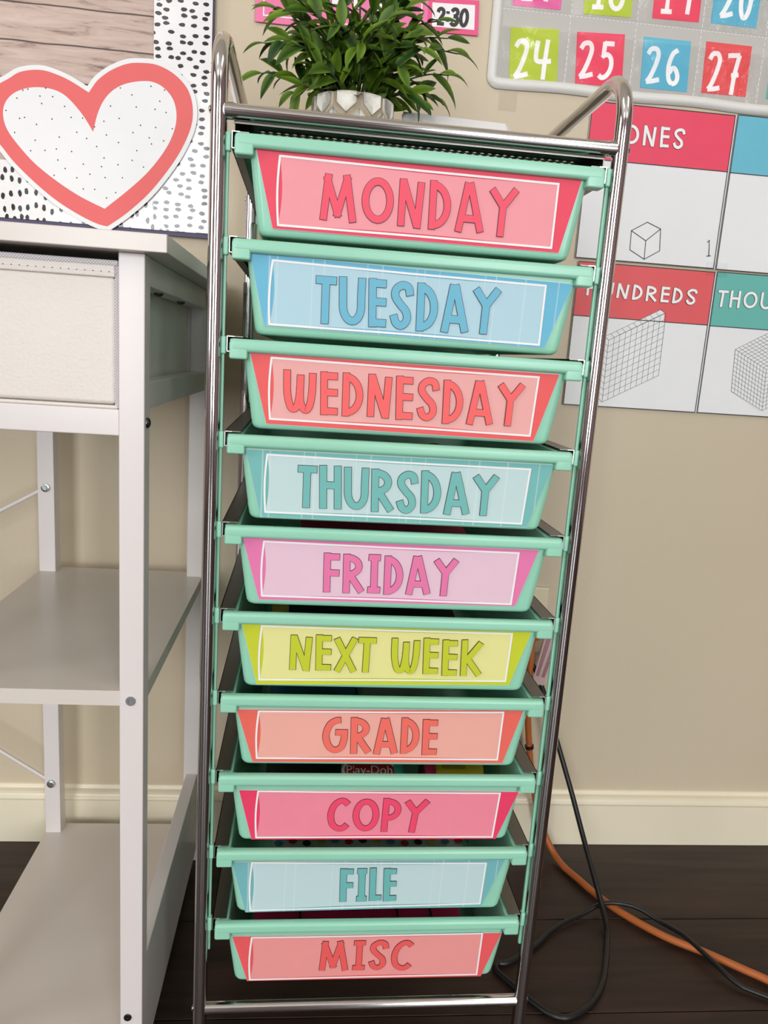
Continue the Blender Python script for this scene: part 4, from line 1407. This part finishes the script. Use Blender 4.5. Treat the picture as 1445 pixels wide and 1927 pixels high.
# ------------------------------------------------------------------ pocket calendar and its date cards
CX0, CX1, CZ0, CZ1 = .2735, .905, 1.0420, 1.49
cal = thing('pocket_calendar', 'grey mesh pocket calendar chart with white bound edge', 'calendar', (.59, .399, CZ0))
OX, OY, OZ = -.59, -.399, -CZ0
M_CHART = mesh_weave_material('chart_mesh', (214, 211, 206), (176, 171, 164), 560)
M_BIND = mat('white_binding_tape', (228, 226, 221), .6, bump=.3, bscale=500)
q = MB()
q.box(CX0 + .004 + OX, CX1 - .004 + OX, -.0036, -.001, .004, CZ1 - .004 + OZ)
q.build('mesh_backing', M_CHART, cal)
for nm, ring in (('edge_binding', 0),):
    r_ = .014
    pts = []
    for cx_, cz_, a in ((CX0 + r_, CZ0 + r_, 180), (CX1 - r_, CZ0 + r_, 270), (CX1 - r_, CZ1 - r_, 0), (CX0 + r_, CZ1 - r_, 90)):
        for k in range(7):
            t = math.radians(a + 15 * k)
            pts.append((cx_ + r_ * math.cos(t), cz_ + r_ * math.sin(t)))
    dense = []
    for k in range(len(pts)):
        a, b_ = Vector(pts[k]), Vector(pts[(k + 1) % len(pts)])
        m_ = max(1, int((b_ - a).length / .012))
        dense += [tuple(a + (b_ - a) * (j / m_)) for j in range(m_)]
    inner = inset(dense, .0115)
    vs_, fs = [], []
    n_ = len(dense)
    for k in range(n_):
        wv = .0010 * math.sin(dense[k][0] * 38) * (1 if dense[k][1] < CZ0 + .02 else .2)
        po = (dense[k][0] + OX, dense[k][1] + OZ + wv)
        pi_ = (inner[k][0] + OX, inner[k][1] + OZ + wv)
        pm = ((po[0] * .75 + pi_[0] * .25), (po[1] * .75 + pi_[1] * .25))
        vs_ += [(po[0], -.0008, po[1]), (pm[0], -.0062, pm[1]), (pi_[0], -.0050, pi_[1]), (pi_[0], -.0034, pi_[1])]
    for k in range(n_):
        j = (k + 1) % n_
        for e in range(3):
            fs.append((4 * k + e, 4 * j + e, 4 * j + e + 1, 4 * k + e + 1))
    q = MB()
    q.add(vs_, [f for f in fs], 0, True)
    o = q.build(nm, M_BIND, cal)
COLX = [.2875 + .0840 * k for k in range(8)]
q = MB()
for x in COLX[1:7]:
    for k in range(64):
        z = .012 + k * .0066
        q.ribbon([(x - .001 + OX, z), (x - .001 + OX, z + .0042)], .0006, -.0039, 0)
for zrow in (1.1300, 1.2150, 1.30):
    for k in range(120):
        x = CX0 + .012 + k * .0051
        q.ribbon([(x + OX, zrow + OZ), (x + .0032 + OX, zrow + OZ)], .0006, -.0039, 0)
q.build('stitching', M_FRAMELINE, cal, 'white stitch lines between the pockets')


M_CRINKLE = vinyl_material('crinkled_vinyl', 1.0, .014)


def vinyl_pocket(x0, x1, z0, z1, seed, crinkled=False):
    r_ = random.Random(seed)
    q_ = MB()
    nx_, nz_ = 10, 10
    ph = [r_.uniform(0, 6) for _ in range(4)]
    vs_, fs = [], []
    for j in range(nz_ + 1):
        for i_ in range(nx_ + 1):
            u, v_ = i_ / nx_, j / nz_
            e = math.sin(PI * u) ** .5 * (.25 + .75 * v_)
            d = e * (.0018 + .0006 * math.sin(7 * u + ph[0]) + .0005 * math.sin(9 * v_ + 4 * u + ph[1]))
            vs_.append((x0 + (x1 - x0) * u + OX, -.0042 - d, z0 + (z1 - z0) * v_ + OZ))
    for j in range(nz_):
        for i_ in range(nx_):
            a = j * (nx_ + 1) + i_
            fs.append((a, a + 1, a + nx_ + 2, a + nx_ + 1))
    q_.add(vs_, fs, 0, True)
    return q_.build('pocket', M_CRINKLE if crinkled else M_VINYL, cal, 'clear vinyl pocket')


for rrow, (za, zb) in enumerate(((1.0520, 1.1120), (1.1315, 1.1950))):
    for k in range(7):
        if k < 6:
            vinyl_pocket(COLX[k] + (0 if k else -.006), COLX[k + 1] - .002, za, zb, 10 * rrow + k, k == 3)

DATE_COL = dict(lime=(190, 206, 44), pink=(236, 66, 100), blue=(98, 184, 208), red=(230, 78, 80), orchid=(230, 104, 168), teal=(104, 186, 178))


def date_card(num, colname, label, quad, nquad):
    c_ = centroid(quad)
    B = lambda p: (p[0] - c_[0], p[1] - c_[1])
    q_ = MB()
    q_.slab([B(p) for p in quad], 0, .0006, 0)
    lettering(q_, [d + 's' for d in num], [B(p) for p in nquad], .0056, -.0002, 1, None, 0, None, .12)
    o_ = q_.build('date_card', [mat('date_card_' + colname, DATE_COL[colname], .5, vary=.02, vscale=30), M_FRAMELINE], None, None, (c_[0], .3948, c_[1]))
    return tag(o_, label, 'date card', 'date cards in the calendar pockets')


def rquad(x0, z0, w, h, a):
    c_ = (x0 + w / 2, z0 + h / 2)
    ca_, sa_ = math.cos(a), math.sin(a)
    return [(c_[0] + x * ca_ - z * sa_, c_[1] + x * sa_ + z * ca_) for x, z in ((-w / 2, h / 2), (w / 2, h / 2), (w / 2, -h / 2), (-w / 2, -h / 2))]


date_card('24', 'lime', 'lime green date card reading 24 in the bottom calendar row', [(.2972, 1.1100), (.3575, 1.1135), (.3610, 1.0545), (.3005, 1.0525)], N24)
date_card('25', 'pink', 'hot pink date card reading 25 in the bottom calendar row', [(.3805, 1.1130), (.4410, 1.1160), (.4445, 1.0560), (.3845, 1.0550)], N25)
date_card('26', 'blue', 'blue date card reading 26 in the bottom calendar row', [(.4655, 1.1160), (.5265, 1.1165), (.5295, 1.0585), (.4685, 1.0580)], N26)
date_card('27', 'red', 'red date card reading 27 under glossy crinkled vinyl', [(.5465, 1.1185), (.6065, 1.1185), (.6075, 1.0600), (.5485, 1.0595)], N27)
date_card('28', 'teal', 'teal date card reading 28 beside the red 27', rquad(.6350, 1.0600, .060, .059, 0), rquad(.643, 1.066, .045, .045, 0))
for k, (num, cn, cw, x, z, a) in enumerate((('17', 'orchid', 'orchid pink', .2968, 1.1345, .01), ('18', 'lime', 'lime green', .3850, 1.1345, .03), ('19', 'pink', 'hot pink', .4725, 1.1380, .02), ('20', 'blue', 'blue', .5485, 1.1395, .0))):
    date_card(num, cn, '%s date card reading %s, directly above the %s card' % (cw, num, ('lime 24', 'hot pink 25', 'blue 26', 'red 27')[k]), rquad(x, z, .060, .060, a), rquad(x + .009, z + .0075, .042, .046, a))

# ------------------------------------------------------------------ wall outlet and cords
t = thing('wall_outlet', 'cream wall outlet plate low on the wall behind the cart', 'outlet', (.395, WALL_Y, .355))
q = MB()
q.box(-.035, .0295, -.006, .0005, -.052, .046, 0, .002, 2)
q.build('cover_plate', M_CREAM, t)
for zz in (.020, -.024):
    q = MB()
    q.box(-.018, .014, -.0085, -.005, zz - .013, zz + .013, 0, .003, 2)
    q.build('socket', M_CREAM, t)

cord = thing('extension_cord', 'orange extension cord trailing down the wall and across the floor', 'cord', (.47, .34, 0))
CO = (.47, .34, 0)
pts = [(.4009, .375, .337), (.4016, .372, .2865), (.4045, .372, .2298), (.4138, .372, .1636), (.4257, .372, .1056), (.4400, .366, .052), (.4580, .352, .014)] + [tuple(p) for p in ORANGE[7:]] + [(.85, -.02, .006), (1.2, -.05, .006)]
pts = [(p[0] - CO[0], p[1] - CO[1], max(p[2], .0049)) for p in pts]
q = MB()
q.tube(smooth_path(pts, 8), .0047, 12)
q.build('cable', M_ORANGE, cord)
q = MB()
q.tube([(.4127 - CO[0], .372 - CO[1], .1700), (.4136 - CO[0], .372 - CO[1], .1655)], .0066, 14)
q.build('cable_tie', M_BLACK, cord, 'thin black band round the cable')
q = MB()
q.box(-.010 + .4000 - CO[0], .010 + .4000 - CO[0], .362 - CO[1], .394 - CO[1], .332, .356, 0, .005, 3)
q.build('plug', M_ORANGE, cord)

M_TAG = mat('tag_paper', (200, 170, 168), .4)
M_TAGP = mat('tag_print', (150, 96, 108), .5)
q = MB()
ta, tb = Vector((.4125, .268)), Vector((.4290, .345))
dirn = (tb - ta).normalized()
nrm = Vector((-dirn.y, dirn.x))
quad = [tb + nrm * .0125, tb - nrm * .0125, ta - nrm * .0085, ta + nrm * .0085]
quad = [(p.x - CO[0], p.y) for p in quad]
q.slab(quad, .364 - CO[1], .3648 - CO[1], 0)
for k in range(2):
    for j in range(3):
        u = .16 + k * .46 + j * .09
        q.ribbon([bilerp(quad, u, .15), bilerp(quad, u, .92)], .0012, .3637 - CO[1], 1)
q.build('warning_tag', [M_TAG, M_TAGP], cord, 'pale plastic tag with rows of maroon print')

bc = (.42, .16, 0)
blk = thing('power_cord', 'black power cord looped on the floor beside the cart', 'cord', (bc[0], bc[1], 0))
pts = BLACK[:7] + [(.4858, .207, .0095), (.4815, .190, .0042)] + BLACK[9:] + [(.3265, .140, .004), (.33, .150, .004)] + BLACK2[0:3]
pts = [(.382, .378, .312), (.394, .376, .300)] + pts
q = MB()
q.tube(smooth_path([(p[0] - bc[0], p[1] - bc[1], max(p[2], .0040)) for p in pts], 8), .0036, 10)
pts = [(p[0], p[1], .0040 + .004 * math.exp(-((k - 6) / 2.5) ** 2) + (.008 * math.exp(-((k - 10) / 2.0) ** 2))) for k, p in enumerate(BLACK2)]
pts[5] = (pts[5][0], pts[5][1], .0135)
pts[6] = (pts[6][0], pts[6][1], .0145)
pts[7] = (pts[7][0], pts[7][1], .0140)
pts += [(.70, .065, .004), (.82, .03, .004)]
q.tube(smooth_path([(p[0] - bc[0], p[1] - bc[1], max(p[2], .0036)) for p in pts[2:]], 8), .0030, 10)
q.build('cable', M_BLACK, blk)
q = MB()
q.box(-.011 + .376 - bc[0], .011 + .376 - bc[0], .362 - bc[1], .394 - bc[1], .305, .322, 0, .004, 2)
q.build('plug', M_BLACK, blk)

# ------------------------------------------------------------------ papers and plant on the cart's top
tc_, ts_ = math.cos(CART_TURN), math.sin(CART_TURN)


def on_cart(x, y, z):
    return (x * tc_ - y * ts_, x * ts_ + y * tc_, z)


for k, (dx, dy, a, w, d, tone) in enumerate(((0, .004, .00, .100, .112, (230, 228, 230)), (.003, .002, -.02, .100, .112, (222, 212, 228)), (-.002, 0, -.05, .100, .112, (234, 232, 232)))):
    q = MB()
    n_ = 12
    vs_ = []
    for i_ in range(n_ + 1):
        u = i_ / n_
        for e in (0, 1):
            vs_.append((-w / 2 + w * e, -d / 2 + d * u, .0012 + (.0640 - .0030 * e) * u ** 1.7))
    fs = [(2 * i_, 2 * i_ + 1, 2 * i_ + 3, 2 * i_ + 2) for i_ in range(n_)]
    q.add(vs_, fs, 0, True)
    q.add([(p[0], p[1] + .0006, p[2] - .0007) for p in vs_], [f[::-1] for f in fs], 0, True)
    o = q.build('paper_sheet', mat('sheet_%d' % k, tone, .6), None, None, on_cart(.2035 + dx, .110 + dy, SHELF_Z + .0005 + k * .0009))
    o.rotation_euler = (0, 0, a + CART_TURN)
    tag(o, ('white curled sheet at the bottom of the stack on the cart top', 'lilac curled sheet in the middle of the stack on the cart top', 'white curled sheet uppermost in the stack on the cart top')[k], 'paper', 'curled papers on the cart top')

PLX, PLY = .1035, .160
plant = thing('potted_plant', 'artificial bushy green plant in a white patterned concrete pot', 'plant', (PLX, PLY, SHELF_Z + .0004))
POT_H, POT_R = .0665, .0365
M_POT = mat('whitewashed_concrete', (234, 230, 219), .85, bump=.5, bscale=260, vary=.07, vscale=120)
M_GROOVE = mat('raw_concrete', (168, 154, 132), .9, bump=.6, bscale=300, vary=.10, vscale=160)
q = MB()
q.lathe([(0, .0), (POT_R * .86, .0), (POT_R * .97, .006), (POT_R * 1.0, .03), (POT_R * .99, POT_H - .004), (POT_R * .965, POT_H), (POT_R * .86, POT_H), (POT_R * .84, POT_H - .012), (0, POT_H - .012)], (0, 0, 0), 48)
pot = q.build('pot', M_GROOVE, plant, 'raised diamond pattern concrete pot')
# raised facets between the grooves: two staggered rows of kite-shaped tiles
NF = 10
for row in range(3):
    for k in range(NF):
        a0 = 2 * PI * (k + (.5 if row % 2 else 0)) / NF + .12
        hw = PI / NF * .80
        zc = (.0655, .0385, .0115)[row]
        if row == 0:
            shape = [(-1, .0005), (1, .0005), (1, -.0095), (0, -.0185), (-1, -.0095)]
        elif row == 1:
            shape = [(-1, .0045), (0, .0148), (1, .0045), (1, -.0100), (0, -.0195), (-1, -.0100)]
        else:
            shape = [(-1, .0045), (0, .0148), (1, .0045), (1, -.0110), (-1, -.0110)]
        q = MB()
        nsub = 5
        outl = []
        for i_ in range(len(shape)):
            p0, p1 = shape[i_], shape[(i_ + 1) % len(shape)]
            for j in range(nsub):
                outl.append((p0[0] + (p1[0] - p0[0]) * j / nsub, p0[1] + (p1[1] - p0[1]) * j / nsub))
        n_ = len(outl)
        vs_ = []
        for sc_, rr in ((1.0, POT_R * .985), (.93, POT_R + .0022)):
            for u, z in outl:
                aa = a0 + u * hw * sc_
                vs_.append((rr * math.cos(aa), rr * math.sin(aa), min(zc + z * sc_, POT_H - .0006)))
        vs_.append(((POT_R + .0030) * math.cos(a0), (POT_R + .0030) * math.sin(a0), zc - .004 if row == 0 else zc - .002))
        fs = [(i_, i_ + n_, (i_ + 1) % n_ + n_, (i_ + 1) % n_)[::-1] for i_ in range(n_)]
        fs += [(n_ + i_, n_ + (i_ + 1) % n_, 2 * n_)[::-1] for i_ in range(n_)]
        zs = sum(p[1] * shape[(i_ + 1) % len(shape)][0] - p[0] * shape[(i_ + 1) % len(shape)][1] for i_, p in enumerate(shape))
        if zs > 0:
            fs = [f[::-1] for f in fs]
        q.add(vs_, [f[::-1] for f in fs], 0, True)
        q.build('facet', M_POT, pot)
q = MB()
q.lathe([(0, POT_H - .0095), (POT_R * .5, POT_H - .0085), (POT_R * .85, POT_H - .0105)], (0, 0, 0), 24)
q.build('filler', mat('dark_moss', (44, 50, 32), .95, bump=.8, bscale=500), plant)


def leaf_mesh(L_, W_, curl, twist, name):
    """pointed blade along +X, folded a little along its midrib"""
    q_ = MB()
    n_ = 6
    vs_ = []
    for i_ in range(n_ + 1):
        t = i_ / n_
        w = W_ * (math.sin(PI * min(1, t * .93 + .07)) ** .8) * (1 - .35 * t) * .5
        if i_ == n_:
            w = .0001
        x = L_ * (math.sin(t * curl) / curl if curl > .01 else t)
        z = -L_ * ((1 - math.cos(t * curl)) / curl if curl > .01 else 0)
        tw = twist * t
        for s in (-1, 0, 1):
            yy, zz = s * w, abs(s) * w * .35
            vs_.append((x, yy * math.cos(tw) - zz * math.sin(tw), z + yy * math.sin(tw) + zz * math.cos(tw)))
    fs = []
    for i_ in range(n_):
        a = i_ * 3
        fs += [(a, a + 3, a + 4, a + 1), (a + 1, a + 4, a + 5, a + 2)]
    q_.add(vs_, fs, 0, True)
    return q_.mesh(name, M_LEAF)


LEAVES = [leaf_mesh(.036, .0165, .5, .2, 'leaf'), leaf_mesh(.032, .0155, 1.0, -.3, 'leaf'), leaf_mesh(.028, .0140, .25, .4, 'leaf'), leaf_mesh(.038, .0145, .8, -.4, 'leaf')]
M_STEM = mat('green_stem', (54, 78, 40), .55)
rnd = random.Random(21)
stems = []
# (reach sideways, reach in depth, rise, length class) of the main sprays
SPRAYS = [(-.087, .00, .018), (-.084, -.01, .040), (-.080, .01, .078), (-.074, -.015, .068), (-.066, .00, .098), (-.048, -.03, .066), (-.040, .01, .108), (-.018, -.02, .090),
          (.000, .00, .112), (.018, -.02, .094), (.034, .02, .110), (.042, -.015, .080), (.062, .00, .102), (.074, -.01, .074), (.086, .005, .066), (.095, -.005, .050), (.086, -.02, .026),
          (.078, .01, .014), (.056, -.035, .040), (-.058, -.035, .034), (.025, -.045, .056), (-.020, -.045, .052), (.002, -.050, .036), (.042, -.042, .022), (-.040, -.042, .016),
          (.056, .040, .075), (-.055, .040, .070), (.010, .045, .085), (.060, -.020, .002), (-.056, -.015, .000)]
leaf_count = 0
for si, (dx, dy, dz) in enumerate(SPRAYS):
    base = Vector((dx * .12 + rnd.uniform(-.006, .006), dy * .15, POT_H - .010))
    tip = Vector((dx, dy, POT_H + dz))
    mid_ = base.lerp(tip, .5) + Vector((-dx * .10, 0, .018 + abs(dx) * .10))
    if dz < .035:
        mid_ = base.lerp(tip, .5) + Vector((0, 0, .012))
    path = smooth_path([base, base.lerp(mid_, .5) + Vector((0, 0, .004)), mid_, mid_.lerp(tip, .55) + Vector((0, 0, .003)), tip], 4)
    q = MB()
    q.tube(path, [.0013 - .0008 * k / len(path) for k in range(len(path))], 6)
    st = q.build('stem', M_STEM, plant)
    nl = 10 if si < 20 else 9
    for k in range(nl):
        t = .16 + .84 * (k + .5) / nl if k < nl - 1 else 1.0
        f = t * (len(path) - 1)
        i0 = min(int(f), len(path) - 2)
        p = Vector(path[i0]).lerp(Vector(path[i0 + 1]), f - i0)
        tan = (Vector(path[i0 + 1]) - Vector(path[i0])).normalized()
        side = tan.cross(Vector((0, 0, 1)))
        if side.length < .1:
            side = Vector((1, 0, 0))
        side.normalize()
        upv = side.cross(tan)
        ang = (k * 2.4 + rnd.uniform(-.5, .5))
        out = side * math.cos(ang) + upv * math.sin(ang)
        spread = rnd.uniform(.55, .95) if k < nl - 1 else .1
        d_ = (tan * math.cos(spread) + out * math.sin(spread)).normalized()
        zax = Vector((rnd.uniform(-.5, .5), -.8 + rnd.uniform(-.3, .5), .75))
        zax = (zax - d_ * zax.dot(d_)).normalized()
        yax = zax.cross(d_)
        lf = bpy.data.objects.new('leaf', LEAVES[rnd.randrange(4)])
        COL.objects.link(lf)
        lf.parent = st
        s = rnd.uniform(.72, 1.05) * (.8 if k > nl - 3 else 1)
        lf.matrix_local = Matrix(((d_.x * s, yax.x * s, zax.x * s, p.x), (d_.y * s, yax.y * s, zax.y * s, p.y), (d_.z * s, yax.z * s, zax.z * s, p.z), (0, 0, 0, 1)))
        leaf_count += 1

# small inner leaves crowding round the rim, too many to tell apart
src = LEAVES[2]
lv = [p.co.copy() for p in src.vertices]
lfc = [tuple(p.vertices) for p in src.polygons]
q = MB()
for k in range(230):
    a = rnd.uniform(0, 2 * PI)
    h = rnd.random()
    rad = rnd.uniform(.004, .030 + .022 * h)
    p = Vector((rad * math.cos(a) * 1.15, rad * math.sin(a) * .8, POT_H - .006 + h * .070))
    d_ = Vector((math.cos(a) * rnd.uniform(.4, 1.2), math.sin(a) * rnd.uniform(.4, 1.2), rnd.uniform(-.2, 1.2))).normalized()
    zax = Vector((rnd.uniform(-.6, .6), -.7, .7))
    zax = (zax - d_ * zax.dot(d_)).normalized()
    yax = zax.cross(d_)
    s = rnd.uniform(.6, .95)
    q.add([p + (d_ * c_.x + yax * c_.y + zax * c_.z) * s for c_ in lv], lfc, 0, True)
o = q.build('inner_foliage', mat('inner_leaf', (82, 112, 32), .48, vary=.25, vscale=60, spec=.3), plant)
o['kind'] = 'stuff'

# ------------------------------------------------------------------ things lying in the drawers
def drawer_z(i):
    return LIP_TOP - PITCH * i


def text_mesh(txt, size):
    cu = bpy.data.curves.new('t', 'FONT')
    cu.body = txt
    cu.size = size
    cu.align_x = 'CENTER'
    cu.align_y = 'CENTER'
    ob = bpy.data.objects.new('t', cu)
    COL.objects.link(ob)
    dg = bpy.context.evaluated_depsgraph_get()
    me = bpy.data.meshes.new_from_object(ob.evaluated_get(dg))
    verts = [p.co[:] for p in me.vertices]
    faces = [tuple(p.vertices) for p in me.polygons]
    bpy.data.objects.remove(ob)
    bpy.data.curves.remove(cu)
    bpy.data.meshes.remove(me)
    return verts, faces


M_CANY = mat('yellow_can', (222, 198, 46), .4)
M_LOGO = mat('red_logo', (186, 40, 44), .45)


def dough_can(name, label, lid_col, loc, rot, length=.058, r=.0245, logo=True, barcode=False):
    """squat tub lying on its side: axis along local X, lid at +X"""
    t_ = thing(name, label, 'tub', loc)
    t_.rotation_euler = rot
    q_ = MB()
    q_.lathe([(0, 0), (r * .93, 0), (r * .95, .002), (r, length * .8), (r, length - .008)], (0, 0, 0), 32, 0, 'X')
    if barcode:
        for k in range(15):
            a0 = .95 + k * .035
            w = .008 if k % 3 else .014
            vs_ = [((.018 + .024 * e), (r + .0004) * math.cos(a0 + w * f), (r + .0004) * math.sin(a0 + w * f)) for e, f in ((0, 0), (1, 0), (1, 1), (0, 1))]
            q_.add(vs_, [(0, 1, 2, 3)], 1)
    q_.build('tub_body', [M_CANY, M_INK], t_)
    q_ = MB()
    q_.lathe([(r * 1.0, length - .010), (r * 1.06, length - .010), (r * 1.06, length - .001), (r * 1.0, length), (r * .9, length - .0012), (0, length - .0012)], (0, 0, 0), 32, 0, 'X')
    if not logo:
        q_.lathe([(r * .90, length - .0004), (r * .80, length - .0004)], (0, 0, 0), 32, 1, 'X')
        v_, f_ = text_mesh('Play-Doh', .0105)
        q_.add([(length - .0002, p[0], p[1]) for p in v_], f_, 2)
    q_.build('lid', [mat('lid_' + lid_col[0], lid_col[1], .4), M_CANY, mat('grey_lid_print', (120, 118, 108), .5)], t_)
    if logo:
        q_ = MB()
        rl = r + .0005
        wrap = lambda u, v, d: (length * .42 + u, -(rl + d) * math.cos(v / rl + .95), (rl + d) * math.sin(v / rl + .95))
        n_ = 28
        for sc_, m_, d in ((1.12, 1, .0), (1.0, 0, .0002)):
            vs_ = [wrap(0, 0, d)] + [wrap(.0240 * sc_ * math.cos(2 * PI * k / n_), .0130 * sc_ * math.sin(2 * PI * k / n_) * (1 + .1 * math.cos(6 * PI * k / n_)), d) for k in range(n_)]
            q_.add(vs_, [(0, k + 1, (k + 1) % n_ + 1) for k in range(n_)], m_)
        v_, f_ = text_mesh('Play-Doh', .0122)
        q_.add([wrap(p[0], p[1], .0005) for p in v_], f_, 1)
        q_.build('logo', [M_LOGO, M_FRAMELINE], t_, 'red cloud logo with white lettering')
    return t_


z7 = drawer_z(7) - D_H + .0022
p = on_cart(.1255, .055, z7 + .026)
dough_can('dough_tub', 'yellow modelling dough tub with teal lid in the COPY drawer', ('teal', (60, 176, 156)), p, (.0, 0, CART_TURN))
p = on_cart(.2630, .060, z7 + .026)
dough_can('dough_tub', 'yellow modelling dough tub with pink lid and barcode in the COPY drawer', ('pink', (226, 40, 110)), p, (0, 0, PI + CART_TURN), logo=False, barcode=True)
z3 = drawer_z(3) - D_H + .0022
p = on_cart(.2095, .165, z3 + .0275)
dough_can('dough_tub', 'dark lidded dough tub lying on its side in the THURSDAY drawer', ('brown', (62, 40, 34)), p, (0, 0, -PI / 2 + CART_TURN), .060, .0258, logo=False)


def sheet(name, label, cat, i, x0, x1, y0, y1, dz, tone, tilt=0.0, marks=None, group=None):
    """loose sheet lying in drawer i, resting on the things below it"""
    c_ = ((x0 + x1) / 2, (y0 + y1) / 2)
    z = drawer_z(i) - D_H + dz
    q_ = MB()
    w, d = (x1 - x0) / 2, (y1 - y0) / 2
    n_ = 8
    vs_ = []
    for k in range(n_ + 1):
        v_ = -1 + 2 * k / n_
        for s in (-1, 1):
            vs_.append((s * w, v_ * d, .0012 * math.sin(3 * v_ + s) + .0012 + tilt * (v_ + 1) * d))
    q_.add(vs_, [(2 * k, 2 * k + 1, 2 * k + 3, 2 * k + 2) for k in range(n_)], 0, True)
    q_.add([(p_[0], p_[1], p_[2] - .0011) for p_ in vs_], [(2 * k, 2 * k + 2, 2 * k + 3, 2 * k + 1) for k in range(n_)], 0, True)
    if marks:
        for (mx, my, mw, md, mi_) in marks:
            n2 = 10
            h = .0028 + tilt * (my / d + 1) * d
            q_.add([(mx + mw * math.cos(2 * PI * a / n2), my + md * math.sin(2 * PI * a / n2), h + tilt * md * math.sin(2 * PI * a / n2)) for a in range(n2)], [tuple(range(n2))], mi_)
    o_ = q_.build(name, [mat('sheet_' + name + str(i), tone, .55), M_INK, M_LOGO, mat('sticker_blue', (80, 150, 176), .5), mat('sticker_yellow', (216, 186, 60), .5)], None, None, on_cart(c_[0], c_[1], z))
    o_.rotation_euler = (0, 0, CART_TURN)
    return tag(o_, label, cat, group)


sheet('paper_sheet', 'maroon pink paper lying in the FRIDAY drawer', 'paper', 4, .075, .262, .02, .30, .0025, (196, 52, 96), .10)
sheet('folder', 'black folder lying in the NEXT WEEK drawer', 'folder', 5, .062, .246, .02, .30, .0025, (24, 24, 28), .08)
sheet('paper_sheet', 'yellow sheet under the black folder in the NEXT WEEK drawer', 'paper', 5, .048, .066, .02, .29, .0020, (214, 184, 70), .08)
sheet('activity_book', 'blue printed activity book in the GRADE drawer', 'book', 6, .050, .140, .02, .29, .003, (70, 128, 160), .06,
      [(-.01, -.10, .012, .010, 1), (-.008, -.10, .007, .006, 2), (.028, -.09, .010, .012, 4), (-.03, -.07, .01, .008, 3), (.02, -.05, .012, .01, 1)])
sheet('paper_sheet', 'torn pale sheet beside the blue book in the GRADE drawer', 'paper', 6, .143, .215, .03, .28, .003, (196, 196, 188), .04)
random.seed(4)
mk = [(-.095 + .0148 * k, y_ + random.uniform(-.003, .003), .0045, .0050, 1 + (k * 7 + int(y_ * 1000)) % 4) for k in range(14) for y_ in (-.115, -.098, -.080, -.062, -.044)]
sheet('sticker_sheet', 'white sheet of small colourful stickers in the FILE drawer', 'stickers', 8, .060, .262, .02, .30, .0025, (206, 214, 208), .02, mk)
mk = [(-.060, -.10, .0012, .020, 1), (-.02, -.085, .022, .0012, 1), (.04, -.09, .0012, .016, 1), (.075, -.10, .0014, .018, 1), (.082, -.080, .006, .0012, 1), (.03, -.062, .02, .0012, 1)]
sheet('paper_sheet', 'bright pink paper with black pen marks in the MISC drawer', 'paper', 9, .045, .258, .02, .30, .020, (224, 46, 110), .0, mk)
sheet('paper_sheet', 'dark grey paper behind the tubs in the COPY drawer', 'paper', 7, .050, .165, .10, .30, .004, (70, 70, 74), .12)
